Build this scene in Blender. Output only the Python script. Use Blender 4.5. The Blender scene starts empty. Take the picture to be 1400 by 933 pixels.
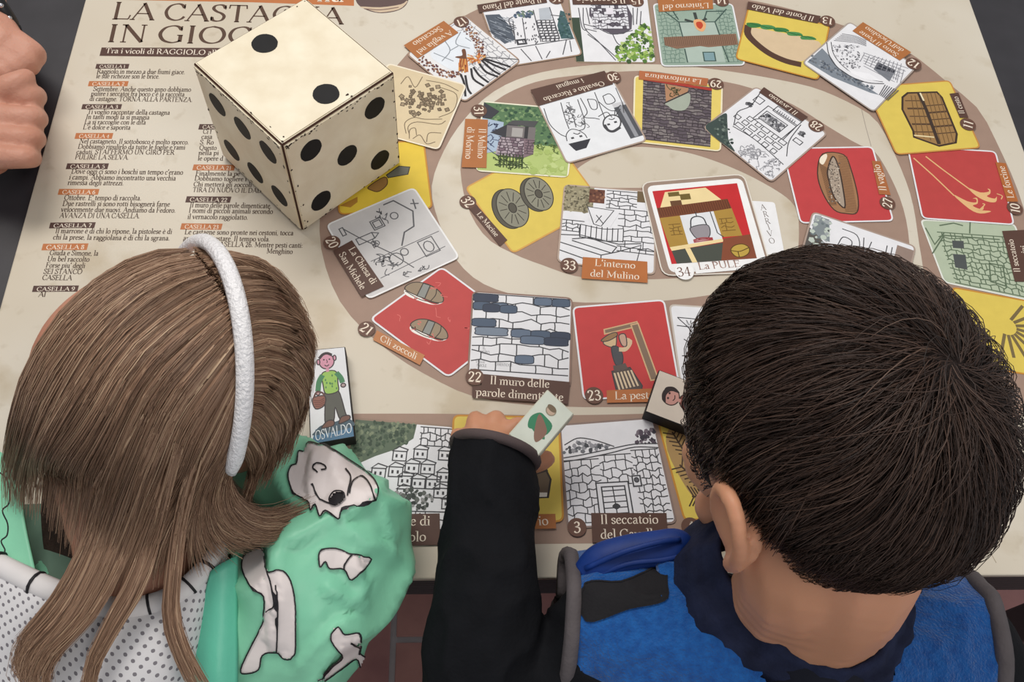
import bpy, bmesh, math, random
from mathutils import Vector, Matrix
from math import sin, cos, pi, sqrt, atan2, radians
R0 = random.Random(7)
SC = bpy.context.scene
COL = SC.collection

# ------------------------------------------------------------------ camera
ZT = 0.740                      # table top height
ZB = 0.746                      # printed face of the game board
FPX = 1264.1
G = 1.10                        # real size of the board: its squares are 8.8 cm wide
PITCH, YAW, ROLL = radians(61.61), radians(7.729), radians(7.383)
CAM = Vector((-0.0322 * G, -0.1541 * G, ZB + 0.6306 * G))
_d = Vector((sin(YAW) * cos(PITCH), cos(YAW) * cos(PITCH), -sin(PITCH)))
_r0 = Vector((cos(YAW), -sin(YAW), 0)); _u0 = _r0.cross(_d)
_r = _r0 * cos(ROLL) + _u0 * sin(ROLL)
_u = _u0 * cos(ROLL) - _r0 * sin(ROLL)
cam_data = bpy.data.cameras.new('camera')
cam = bpy.data.objects.new('camera', cam_data); COL.objects.link(cam)
cam_data.sensor_width = 36.0
cam_data.lens = FPX / 1400.0 * 36.0
cam_data.clip_start = 0.02
M = Matrix.Identity(4)
for i in range(3):
    M[i][0], M[i][1], M[i][2], M[i][3] = _r[i], _u[i], -_d[i], CAM[i]
cam.matrix_world = M
SC.camera = cam

# ------------------------------------------------------------------ light
world = bpy.data.worlds.new('room_light'); SC.world = world
world.use_nodes = True
bg = world.node_tree.nodes['Background']
bg.inputs[0].default_value = (0.93, 0.96, 1.0, 1)
bg.inputs[1].default_value = 0.50

def area_lamp(name, loc, target, sx, sy, power, color):
    l = bpy.data.lights.new(name, 'AREA'); l.shape = 'RECTANGLE'
    l.size, l.size_y, l.energy, l.color = sx, sy, power, color
    o = bpy.data.objects.new(name, l); COL.objects.link(o)
    o.location = loc
    o.rotation_euler = (Vector(target) - Vector(loc)).to_track_quat('-Z', 'Y').to_euler()
    return o
area_lamp('ceiling_lamp_light', (-0.5, 1.3, 2.75), (0.0, 0.35, 0.7), 1.3, 0.7, 40, (1.0, 0.95, 0.88))
area_lamp('ceiling_lamp_light', (0.9, -0.6, 2.75), (0.1, 0.2, 0.7), 1.3, 0.7, 16, (1.0, 0.95, 0.89))
SC.view_settings.view_transform = 'Standard'
SC.view_settings.look = 'None'
SC.view_settings.gamma = 1.0
SC.view_settings.use_curve_mapping = False
SC.view_settings.exposure = -0.30

# ------------------------------------------------------------------ helpers
def ray(px, py):
    return (_d + _r * ((px - 700) / FPX) + _u * ((466.5 - py) / FPX))
def W(px, py, h=0.0):
    """the point h metres above the board that the ray through a picture point meets"""
    v = ray(px, py); t = (ZB + h - CAM.z) / v.z
    return CAM + v * t
def D(px, py, dist):
    v = ray(px, py).normalized(); return CAM + v * dist
def U(px, py):
    p = W(px, py); return (p.x, p.y)

def lin(c):
    c = c / 255.0
    return c / 12.92 if c <= 0.04045 else ((c + 0.055) / 1.055) ** 2.4
def rgb(c, k=1.0): return (min(1, lin(c[0]) * k), min(1, lin(c[1]) * k), min(1, lin(c[2]) * k), 1)

_mats = {}
def mat(name, c, rough=0.55, var=0.06, scale=60.0, spec=0.3, sheen=0.0, bump=0.0, bscale=200.0, metal=0.0, c2=None, sss=0.0, coat=0.0):
    """plain procedural material: colour with noise variation (towards c2) and optional relief"""
    key = (name, tuple(c), rough, var, scale, bump, c2)
    if key in _mats: return _mats[key]
    m = bpy.data.materials.new(name); m.use_nodes = True
    nt = m.node_tree; b = nt.nodes['Principled BSDF']
    b.inputs['Roughness'].default_value = rough
    b.inputs['Specular IOR Level'].default_value = spec
    b.inputs['Metallic'].default_value = metal
    if sheen: b.inputs['Sheen Weight'].default_value = sheen
    if coat: b.inputs['Coat Weight'].default_value = coat
    if sss:
        b.inputs['Subsurface Weight'].default_value = sss
        b.inputs['Subsurface Radius'].default_value = (0.012, 0.004, 0.002)
        b.inputs['Subsurface Scale'].default_value = 1.0
    if var or c2:
        tc = nt.nodes.new('ShaderNodeTexCoord'); n = nt.nodes.new('ShaderNodeTexNoise')
        n.inputs['Scale'].default_value = scale; n.inputs['Detail'].default_value = 4
        nt.links.new(tc.outputs['Object'], n.inputs['Vector'])
        ramp = nt.nodes.new('ShaderNodeValToRGB')
        ramp.color_ramp.elements[0].position = 0.3; ramp.color_ramp.elements[1].position = 0.7
        a = rgb(c); d = rgb(c2) if c2 else rgb(c, 1 + var)
        if not c2: a = rgb(c, 1 - var)
        ramp.color_ramp.elements[0].color = a; ramp.color_ramp.elements[1].color = d
        nt.links.new(n.outputs['Fac'], ramp.inputs['Fac'])
        nt.links.new(ramp.outputs['Color'], b.inputs['Base Color'])
    else:
        b.inputs['Base Color'].default_value = rgb(c)
    if bump:
        tc2 = nt.nodes.new('ShaderNodeTexCoord'); n2 = nt.nodes.new('ShaderNodeTexNoise')
        n2.inputs['Scale'].default_value = bscale; n2.inputs['Detail'].default_value = 3
        nt.links.new(tc2.outputs['Object'], n2.inputs['Vector'])
        bp = nt.nodes.new('ShaderNodeBump'); bp.inputs['Strength'].default_value = bump
        bp.inputs['Distance'].default_value = 0.002
        nt.links.new(n2.outputs['Fac'], bp.inputs['Height'])
        nt.links.new(bp.outputs['Normal'], b.inputs['Normal'])
    _mats[key] = m
    return m

def ink(c):
    return mat('print_ink', c, rough=0.5, var=0.035, scale=90, spec=0.25)

def empty(name, loc=(0, 0, 0)):
    o = bpy.data.objects.new(name, None); COL.objects.link(o); o.location = loc; return o
def link(name, me, m=None, parent=None, smooth=False):
    o = bpy.data.objects.new(name, me); COL.objects.link(o)
    if m is not None:
        for q in (m if isinstance(m, (list, tuple)) else [m]): me.materials.append(q)
    if smooth:
        me.polygons.foreach_set('use_smooth', [True] * len(me.polygons))
    if parent is not None:
        o.parent = parent
        o.matrix_parent_inverse = Matrix.Translation(-parent.location) if parent.parent is None else Matrix.Identity(4)
    return o
def pydata(name, v, f, m=None, parent=None, smooth=False):
    me = bpy.data.meshes.new(name); me.from_pydata([tuple(p) for p in v], [], f); me.update()
    return link(name, me, m, parent, smooth)
def tag(o, label=None, cat=None, group=None, kind=None):
    if label: o['label'] = label
    if cat: o['category'] = cat
    if group: o['group'] = group
    if kind: o['kind'] = kind
    return o

def box_bm(bm, x0, x1, y0, y1, z0, z1):
    r = bmesh.ops.create_cube(bm, size=1.0)
    for v in r['verts']:
        v.co = Vector((x0 + (v.co.x + .5) * (x1 - x0), y0 + (v.co.y + .5) * (y1 - y0), z0 + (v.co.z + .5) * (z1 - z0)))
    return r['verts']
def box(name, x0, x1, y0, y1, z0, z1, m, parent=None, bevel=0.0, seg=2):
    bm = bmesh.new(); box_bm(bm, x0, x1, y0, y1, z0, z1)
    if bevel: bmesh.ops.bevel(bm, geom=bm.edges[:], offset=bevel, segments=seg, profile=0.5, affect='EDGES')
    me = bpy.data.meshes.new(name); bm.to_mesh(me); bm.free()
    return link(name, me, m, parent)

# ------------------------------------------------------------------ flat print: strokes, fills and a serif alphabet
class Art:
    """collects flat print on a plane; xf maps drawing (u,v) to plane (x,y); layers stack upwards"""
    def __init__(s, xf=None, z=0.0, dz=0.00002):
        s.v = []; s.f = []; s.mi = []; s.mats = []; s.xf = xf or (lambda u, v: (u, v)); s.z = z; s.dz = dz; s.layer = 0
    def up(s): s.layer += 1
    def _m(s, c):
        m = c if not isinstance(c, tuple) else ink(c)
        if m not in s.mats: s.mats.append(m)
        return s.mats.index(m)
    def fill(s, pts, c, raw=False):
        b = len(s.v); z = s.z + s.layer * s.dz
        P = [(p if raw else s.xf(*p)) for p in pts]
        ar = sum(P[i - 1][0] * P[i][1] - P[i][0] * P[i - 1][1] for i in range(len(P)))
        if ar < 0: P.reverse()
        s.v += [(p[0], p[1], z) for p in P]; s.f.append(list(range(b, b + len(P)))); s.mi.append(s._m(c)); s.layer += .03
    def line(s, pts, w, c, closed=False, raw=False, wf=None):
        P = [(p if raw else s.xf(*p)) for p in pts]
        Q = [P[0]]
        for p in P[1:]:
            if (p[0] - Q[-1][0]) ** 2 + (p[1] - Q[-1][1]) ** 2 > 1e-12: Q.append(p)
        P = Q
        if closed and len(P) > 2 and (P[0][0] - P[-1][0]) ** 2 + (P[0][1] - P[-1][1]) ** 2 < 1e-12: P.pop()
        n = len(P)
        if n < 2: return
        z = s.z + s.layer * s.dz; mi = s._m(c); b = len(s.v)
        for i in range(n):
            a = P[i - 1] if (i > 0 or closed) else None
            e = P[(i + 1) % n] if (i < n - 1 or closed) else None
            d1 = d2 = None
            if a: d1 = Vector((P[i][0] - a[0], P[i][1] - a[1])).normalized()
            if e: d2 = Vector((e[0] - P[i][0], e[1] - P[i][1])).normalized()
            d = (d1 or d2) + (d2 or d1)
            if d.length < 1e-6: d = d2 or d1
            d.normalize()
            k = 1.0
            if d1 and d2: k = min(1.6, 1.0 / max(0.3, d.dot(d2)))
            ww = w if wf is None else wf(d, i / max(1, n - 1))
            nx, ny = -d.y * ww * .5 * k, d.x * ww * .5 * k
            s.v += [(P[i][0] - nx, P[i][1] - ny, z), (P[i][0] + nx, P[i][1] + ny, z)]
        for i in range(n if closed else n - 1):
            j = (i + 1) % n
            s.f.append([b + 2 * i, b + 2 * j, b + 2 * j + 1, b + 2 * i + 1]); s.mi.append(mi)
        s.layer += .03
    def build(s, name, parent=None, label=None):
        me = bpy.data.meshes.new(name); me.from_pydata(s.v, [], s.f)
        for m in s.mats: me.materials.append(m)
        me.polygons.foreach_set('material_index', s.mi); me.update()
        o = link(name, me, None, parent)
        if label: o['label'] = label
        return o

def catmull(pts, n=4, closed=False):
    P = [Vector(p) for p in pts]; out = []; N = len(P)
    for i in range(N if closed else N - 1):
        p1, p2 = P[i], P[(i + 1) % N]
        p0 = P[i - 1] if (i > 0 or closed) else p1 * 2 - p2
        p3 = P[(i + 2) % N] if (i + 2 < N or closed) else p2 * 2 - p1
        for k in range(n):
            t = k / n
            out.append(tuple(.5 * ((2 * p1) + (p2 - p0) * t + (2 * p0 - 5 * p1 + 4 * p2 - p3) * t * t + (3 * p1 - p0 - 3 * p2 + p3) * t ** 3)))
    if not closed: out.append(tuple(P[-1]))
    return out

# each glyph: advance | strokes: l straight, h hairline, s curve, b straight bold, f serifs at points, d dot
GL = {
'A': '10|h .9,0 5,9.8;b 4.7,10 9,0;h 2.6,3.6 7.2,3.6;f .9,0 9,0',
'B': '8.2|l 2,0 2,10;s 2,9.8 4.8,9.7 6.5,7.6 4.8,5.4 2,5.2;s 2,5.2 5.6,5 7.4,2.7 5.6,.3 2,.2;f 1.7,0 1.7,10',
'C': '9.4|s 8.4,7.6 7.2,9.4 5.2,9.9 2.4,8.5 1.1,5 2.4,1.5 5.2,.1 7.6,.8 8.9,2.4;h 8.5,7 8.5,9.8',
'D': '10.4|l 2,0 2,10;s 2,9.8 5.5,9.7 8.4,8 9.4,5 8.4,2 5.5,.3 2,.2;f 1.7,0 1.7,10',
'E': '8|l 2,0 2,10;h 2,9.8 7,9.8;h 7,10 7.2,8;h 2,5.2 6,5.2;h 6,6.2 6,4.2;h 2,.2 7.3,.2;h 7.2,.1 7.7,2.2;f 1.6,0 1.6,10',
'F': '7.5|l 2,0 2,10;h 2,9.8 7,9.8;h 7,10 7.2,8;h 2,5.2 5.8,5.2;h 5.8,6.2 5.8,4.2;f 2,0 1.6,10',
'G': '10.2|s 8.6,7.6 7.4,9.4 5.3,9.9 2.5,8.5 1.1,5 2.5,1.5 5.4,.1 7.6,.6 8.7,1.4;h 8.7,7 8.7,9.8;l 8.6,.6 8.6,4.4;f 8.4,4.4',
'H': '10.6|l 2.1,0 2.1,10;l 8.5,0 8.5,10;h 2,5.2 8.5,5.2;f 2.1,0 2.1,10 8.5,0 8.5,10',
'I': '4.6|l 2.3,0 2.3,10;f 2.3,0 2.3,10',
'J': '5|s 3,10 3,3 2.6,0 .6,-1.8;f 3,10',
'L': '8|l 2,0 2,10;h 2,.2 7.2,.2;h 7.2,.1 7.8,2.6;f 1.8,0 2,10',
'M': '12.4|h 2,0 2.2,10;b 2.2,10 6.2,1;h 6.2,1 10.2,10;l 10.3,0 10.3,10;f 2,0 10.3,0 1.7,10 10.8,10',
'N': '10.6|h 2,0 2,10;b 2,10 8.6,0;h 8.6,0 8.6,10;f 2,0 1.7,10 8.6,10',
'O': '10.8|s 5.4,9.9 2.4,8.6 1.1,5 2.4,1.4 5.4,.1 8.4,1.4 9.7,5 8.4,8.6 5.4,9.9',
'P': '7.8|l 2,0 2,10;s 2,9.8 5,9.7 6.9,7.2 5,4.7 2,4.5;f 2,0 1.7,10',
'Q': '10.8|s 5.4,9.9 2.4,8.6 1.1,5 2.4,1.4 5.4,.1 8.4,1.4 9.7,5 8.4,8.6 5.4,9.9;s 5.4,.2 7.4,-1.6 10,-2.4',
'R': '8.8|l 2,0 2,10;s 2,9.8 5,9.7 6.7,7.5 5,5.2 2,5;b 4.4,5 7.9,.2;f 2,0 1.7,10 8.2,0',
'S': '7.2|s 6.1,7.8 5.2,9.5 3.6,9.9 1.7,9.2 1.2,7.5 2.6,5.9 4.8,4.7 6,3 5.3,.9 3.4,.1 1.6,.6 .9,2.4;h 6.2,7.2 6.2,9.7;h .8,.3 .8,2.8',
'T': '8.6|l 4.3,0 4.3,10;h .7,9.8 7.9,9.8;h .8,10 .6,7.8;h 7.8,10 8,7.8;f 4.3,0',
'U': '10.2|s 2,10 2,3.4 3,.9 5.2,.1 7.4,.9 8.3,3.4 8.3,10;f 2,10 8.3,10',
'V': '9.6|b .9,10 5,0;h 5,0 8.8,10;f 1,10 8.8,10',
'W': '13|b .9,10 4,0;h 4,0 6.6,9;b 6.4,9.4 9.4,0;h 9.4,0 12.2,10;f 1,10 12.2,10',
'Z': '8.4|h 1.2,9.8 7.4,9.8;h 1.2,10 1,8;b 7.3,9.7 1.1,.3;h 1,.2 7.6,.2;h 7.6,.1 7.8,2.2',
'a': '6|s 1.3,5 2.2,6.2 3.6,6.1 4.3,4.8 4.3,1.3 4.9,.3 5.8,.5;s 4.3,3.9 2.2,3.2 1.1,1.7 1.7,.3 3,.3 4.3,1.4',
'b': '6.8|l 1.7,.3 1.7,10.4;s 1.7,4.8 3.4,6.2 5.3,5.4 6,3.2 5.2,.9 3.4,.1 1.7,.8;f .9,10.3',
'c': '5.6|s 4.9,4.8 4.2,6 2.9,6.2 1.4,5 .9,3 1.6,.9 3.2,.1 5,1.1',
'd': '7|l 5.2,0 5.2,10.4;s 5.2,5.4 3.6,6.2 1.8,5.3 1,3.1 1.7,.9 3.2,.1 5.2,1.2;f 4.4,10.3 6,0',
'e': '5.8|h 1.1,3.5 4.9,3.7;s 4.9,3.7 4.4,5.6 3.1,6.2 1.5,5.2 .9,3 1.7,.8 3.3,.1 5.2,1.2',
'f': '4|s 2,0 2,7.6 2.5,9.8 3.8,10.4 4.7,9.7;h .5,6.1 3.9,6.1;f 2,0',
'g': '6.1|s 2.9,6.2 1.4,5.4 1,4 1.6,2.7 2.9,2.2 4.3,2.9 4.8,4.2 4.3,5.6 2.9,6.2;h 4.4,5.7 6,6.1;s 1.9,2.4 1.2,1.2 2.4,.5 4.6,.2 5.5,-1 4.4,-2.6 2.4,-2.9 .8,-2 1,-.6 2.2,.4',
'h': '7|l 1.7,0 1.7,10.4;s 1.7,4.6 3.2,6 4.6,6 5.3,4.6 5.3,0;f .9,10.3 1.7,0 5.3,0',
'i': '3.5|l 1.8,0 1.8,6.1;d 1.8,8.6;f 1,6 1.8,0',
'l': '3.5|l 1.8,0 1.8,10.4;f 1,10.3 1.8,0',
'm': '10.4|l 1.7,0 1.7,6.1;s 1.7,4.6 3.2,6 4.4,6 5.2,4.6 5.2,0;s 5.2,4.6 6.7,6 7.9,6 8.7,4.6 8.7,0;f .9,6 1.7,0 5.2,0 8.7,0',
'n': '7|l 1.7,0 1.7,6.1;s 1.7,4.6 3.2,6 4.6,6 5.3,4.6 5.3,0;f .9,6 1.7,0 5.3,0',
'o': '6.6|s 3.3,6.2 1.5,5.3 .9,3.1 1.5,.9 3.3,.1 5.1,.9 5.7,3.1 5.1,5.3 3.3,6.2',
'p': '6.9|l 1.7,-3 1.7,6.1;s 1.7,4.8 3.4,6.2 5.3,5.4 6,3.2 5.2,.9 3.4,.1 1.7,.8;f .9,6 1.7,-3',
'q': '6.9|l 5.2,-3 5.2,6.1;s 5.2,5.4 3.6,6.2 1.8,5.3 1,3.1 1.7,.9 3.2,.1 5.2,1.2;f 5.2,-3',
'r': '4.9|l 1.7,0 1.7,6.1;s 1.7,4.2 2.7,5.8 4.3,6;d 4.3,5.6;f .9,6 1.7,0',
's': '5|s 4.2,4.9 3.6,6 2.4,6.2 1.2,5.5 1.2,4.3 2.6,3.3 4,2.3 4.1,1 3,.1 1.8,.2 .8,1.5',
't': '4.2|s 1.9,8 1.9,1.6 2.6,.3 4,.8;h .5,6.1 3.8,6.1',
'u': '7|s 1.7,6.1 1.7,1.6 2.6,.3 4,.5 5.3,1.7;l 5.3,0 5.3,6.1;f 1,6 4.6,6 6,0',
'v': '6.3|b .8,6.1 3.3,0;h 3.3,0 5.6,6.1;f .9,6.1 5.6,6.1',
'z': '5.6|h .9,5.9 4.8,5.9;b 4.8,5.8 .8,.3;h .8,.2 5,.2;h 5,.1 5.1,1.4',
'0': '6.4|s 3.2,9.4 1.5,8 .9,4.8 1.5,1.5 3.2,.1 4.9,1.5 5.5,4.8 4.9,8 3.2,9.4',
'1': '5|l 2.7,0 2.7,9.4;h 1,8.2 2.7,9.4;f 2.7,0',
'2': '6.4|s 1,7.2 1.6,8.9 3.1,9.4 4.7,8.5 4.9,6.8 3.6,4.2 1,.5;b 1,.4 5.2,.4;h 5.2,.3 5.6,1.9',
'3': '6.2|s 1.1,8 2.8,9.4 4.6,8.4 4.5,6.2 2.4,5.1 4.8,4.2 5.3,2.2 3.9,.2 2,.1 .8,1.2',
'4': '6.4|l 4.3,0 4.3,9.4;h 4.3,9.4 .7,2.8;h .7,2.8 6,2.8;f 4.3,0',
'5': '6.2|h 1.8,9.2 5,9.2;h 1.8,9.3 1.5,5.2;s 1.5,5.2 3.4,5.8 5.1,4.4 5.1,1.9 3.5,.2 1.8,.1 .9,1.1',
'6': '6.4|s 5.2,9.4 2.8,8.2 1.2,5.2 1.2,2.2 2.4,.2 4.2,.2 5.4,2 4.9,4.6 3.2,5.4 1.3,4.2',
'7': '6|b .8,9.2 5.3,9.2;h .8,9.3 .7,7.6;s 5.3,9.1 3.6,5 2.4,0',
'8': '6.4|s 3.2,9.4 1.5,8.4 1.6,6.4 4.4,4.4 5.2,2.3 4.3,.4 3.1,.1 1.5,.6 1.1,2.6 2.4,4.7 4.4,6.4 4.7,8.4 3.2,9.4',
'9': '6.4|s 1.2,.1 3.6,1.2 5.2,4.3 5.2,7.2 4,9.3 2.2,9.3 1,7.5 1.5,4.8 3.2,4 5,5.2',
'.': '3|d 1.3,.6', ',': '3|d 1.4,.6;h 1.6,.3 .8,-1.7', ':': '3.2|d 1.5,.6;d 1.5,5', "'": '2.6|b 1.4,10.2 1.1,7.4', '!': '3|b 1.5,10 1.5,3;d 1.5,.6', '-': '4|b .8,3.2 3.2,3.2', ' ': '3.2|',
}
_gc = {}
def glyph(ch, n, bold):
    acc = None
    if ch in 'èàé': acc = ch; ch = {'è': 'e', 'é': 'e', 'à': 'a'}[ch]
    key = (ch, acc, n, bold)
    if key in _gc: return _gc[key]
    g = GL.get(ch, GL['o']); adv, body = g.split('|'); T, t = 1.25 * bold, .55 * bold
    out = []                                   # polygons strips: list of (left,right) pairs
    for st in [q for q in body.split(';') if q]:
        k = st[0]; pts = [tuple(float(a) for a in p.split(',')) for p in st[2:].split()]
        if k == 'f':
            for (x, y) in pts: out.append(([(x - 1.05, y), (x + 1.05, y)], lambda d, q, t=t: t)); 
        elif k == 'd':
            x, y = pts[0]; out.append(([(x, y - .75), (x, y + .75)], lambda d, q, T=T: 1.35))
        elif k == 'l': out.append((pts, lambda d, q, T=T: T))
        elif k == 'b': out.append((pts, lambda d, q, T=T: T * 1.08))
        elif k == 'h': out.append((pts, lambda d, q, t=t: t))
        else: out.append((catmull(pts, n), lambda d, q, T=T, t=t: t + (T - t) * abs(d.y * .97 - d.x * .22) ** 1.3))
    if acc == 'è' : out.append(([(2, 9.6), (3.6, 7.4)], lambda d, q: 1.0))
    if acc == 'é' : out.append(([(2.6, 7.4), (4.2, 9.6)], lambda d, q: 1.0))
    if acc == 'à': out.append(([(1.6, 9.6), (3.2, 7.4)], lambda d, q: 1.0))
    _gc[key] = (float(adv), out)
    return _gc[key]
def text_width(s): return sum(glyph(c, 2, 1.0)[0] for c in s)
def text(a, s, p0, ex, ey, c, n=3, bold=1.0, slant=0.0, track=0.0):
    """p0 baseline start, ex/ey vectors of one glyph unit (cap height = 10 units), all in plane metres"""
    x = 0.0
    for ch in s:
        adv, strokes = glyph(ch, n, bold)
        for pts, wf in strokes:
            # offset in glyph space, then map, so that the pen contrast follows the letters
            sub = Art(); sub.line(pts, 1.0, ink((0, 0, 0)), raw=True, wf=wf)
            b = len(a.v); z = a.z + a.layer * a.dz; mi = a._m(c)
            for (gx, gy, _) in sub.v:
                gx += x + gy * slant
                a.v.append((p0[0] + ex[0] * gx + ey[0] * gy, p0[1] + ex[1] * gx + ey[1] * gy, z))
            for f in sub.f: a.f.append([b + i for i in f]); a.mi.append(mi)
        x += adv + track
def text_px(a, s, q0, q1, hpx, c, n=3, bold=1.0, fit=None, slant=0.0):
    """lettering whose baseline runs from picture point q0 to q1 on the board, cap height hpx picture pixels"""
    A, B = Vector(U(*q0)), Vector(U(*q1)); e = B - A
    wd = text_width(fit or s); ex = e / wd
    pr = Vector((-e.y, e.x)).normalized()
    up = Vector(U(q0[0], q0[1] - hpx)) - A
    h = abs(up.dot(pr)) if abs(up.dot(pr)) > .5 * up.length else up.length
    text(a, s, A, ex, pr * (h / 10.0), c, n, bold, slant)
def text_box(a, lines, quad, c, n=3, bold=1.0, fill=0.62, padx=.07, padt=.5, center=True):
    """lines of lettering inside a strip; quad = plane points in reading order TL, TR, BR, BL"""
    TL, TR, BR, BL = [Vector(q) for q in quad]
    m = len(lines); rowh = 1.0 / m
    ws = [text_width(s) for s in lines]; wm = max(ws)
    for i, s in enumerate(lines):
        vb = (i + .5 + padt * fill * .8) * rowh
        l, r = TL.lerp(BL, vb), TR.lerp(BR, vb)
        e = r - l; upv = (TL - BL) * rowh
        usable = 1 - 2 * padx
        cap = fill * upv.length
        exl = min(cap / 10.0 * 1.05, e.length * usable / wm)
        off = padx * e.length + (e.length * usable - exl * ws[i]) * (.5 if center else 0)
        text(a, s, l + e.normalized() * off, e.normalized() * exl, upv.normalized() * (cap / 10.0), c, n, bold)

def rquad(q, r, n=4):
    """rounded quad outline, q plane points in order"""
    out = []; Q = [Vector(p) for p in q]
    for i in range(4):
        p = Q[i]; a = (Q[i - 1] - p).normalized(); b = (Q[(i + 1) % 4] - p).normalized()
        for k in range(n + 1):
            t = k / n
            s0 = p + a * r; s1 = p + b * r
            out.append(tuple(s0 * (1 - t) ** 2 + p * 2 * t * (1 - t) + s1 * t * t))
    return out
def inset(q, d):
    Q = [Vector(p) for p in q]; out = []
    for i in range(4):
        p = Q[i]; a = (Q[i - 1] - p).normalized(); b = (Q[(i + 1) % 4] - p).normalized()
        s = max(.3, abs(a.x * b.y - a.y * b.x)); out.append(tuple(p + (a + b) * (d / s)))
    return out
def bilin(q):
    A, B, C, E = [Vector(p) for p in q]
    return lambda u, v: tuple((A * (1 - u) + B * u) * (1 - v) + (E * (1 - u) + C * u) * v)
def circ(cx, cy, rx, ry=None, n=20, a0=0.0):
    ry = ry or rx
    return [(cx + rx * cos(a0 + 2 * pi * i / n), cy + ry * sin(a0 + 2 * pi * i / n)) for i in range(n)]
# ------------------------------------------------------------------ the room: tiled floor, walls, ceiling
def tile_mat(k):
    return mat('terracotta_tile', [(172, 122, 116), (164, 114, 110), (180, 130, 120)][k], rough=0.42, scale=14, c2=[(142, 98, 96), (136, 96, 94), (150, 106, 100)][k], bump=0.25, bscale=30, spec=0.35)
XL, XR, YR0, YR1 = -0.120 - 10 * .157, -0.120 + 11 * .157, 0.092 - 5 * .30, 0.092 + 6 * .30
fl = tag(box('floor', XL, XR, YR0, YR1, -0.05, -0.004, mat('grey_grout', (168, 160, 160), rough=.8, bump=.3)), 'terracotta tile floor with grey grout', kind='structure')
tw, tl, gp = 0.157, 0.30, 0.009
bmt = bmesh.new(); box_bm(bmt, gp / 2, tw - gp / 2, gp / 2, tl - gp / 2, -0.004, 0.0)
bmesh.ops.bevel(bmt, geom=[e for e in bmt.edges if all(v.co.z > -.001 for v in e.verts)], offset=.0015, segments=1, affect='EDGES')
tms = []
for k in range(3):
    me = bpy.data.meshes.new('floor_tile'); bmt.to_mesh(me); me.materials.append(tile_mat(k)); tms.append(me)
bmt.free()
hm = []
for me in tms:                                   # half tiles close the staggered columns
    h = me.copy()
    for q in h.vertices:
        if q.co.y > .15: q.co.y -= tl / 2
    hm.append(h)
for i in range(-10, 11):
    for j in range(-5, 7):
        x, y = -0.120 + i * tw, 0.092 + j * tl
        if i % 2 == 0:
            if j == 6: continue
            parts = [(y, tms)]
        else: parts = [(YR0, hm)] if j == -5 else ([(YR1 - tl / 2, hm)] if j == 6 else [])
        if i % 2 and j < 5: parts.append((y + tl / 2, tms))
        for yy, src in parts:
            o = bpy.data.objects.new('floor_tile', src[R0.randrange(3)]); COL.objects.link(o)
            o.parent = fl; o.location = (x, yy, 0)

# ------------------------------------------------------------------ table
dark = mat('black_laminate', (52, 50, 54), rough=.42, var=.15, scale=30, spec=.4)
def ribbed(name, c, sc):
    m = mat(name, c, rough=.6, var=.1, scale=40); nt = m.node_tree; b = nt.nodes['Principled BSDF']
    tc = nt.nodes.new('ShaderNodeTexCoord'); w = nt.nodes.new('ShaderNodeTexWave'); w.bands_direction = 'Z'
    w.inputs['Scale'].default_value = sc; w.inputs['Distortion'].default_value = .6
    nt.links.new(tc.outputs['Object'], w.inputs['Vector'])
    bp = nt.nodes.new('ShaderNodeBump'); bp.inputs['Strength'].default_value = .5; bp.inputs['Distance'].default_value = .001
    nt.links.new(w.outputs['Fac'], bp.inputs['Height']); nt.links.new(bp.outputs['Normal'], b.inputs['Normal'])
    return m
tb = tag(empty('table', (0.05, .45, 0)), 'dark table with ribbed black front edge under the printed game board', 'table')
box('table_top', -.56, .78, .004, .95, ZT - .018, ZT, dark, tb, .002)
apr = ribbed('black_ribbed_edge', (52, 50, 53), 45)
box('apron', -.55, .77, .010, .030, ZT - .088, ZT - .018, apr, tb, .001)
box('apron', -.55, .77, .915, .935, ZT - .088, ZT - .018, apr, tb, .001)
box('apron', -.55, -.53, .030, .915, ZT - .088, ZT - .018, apr, tb, .001)
box('apron', .75, .77, .030, .915, ZT - .088, ZT - .018, apr, tb, .001)
for x in (-.525, .70):
    for y in (.035, .87): box('leg', x, x + .045, y, y + .045, 0, ZT - .018, dark, tb, .003)

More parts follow.
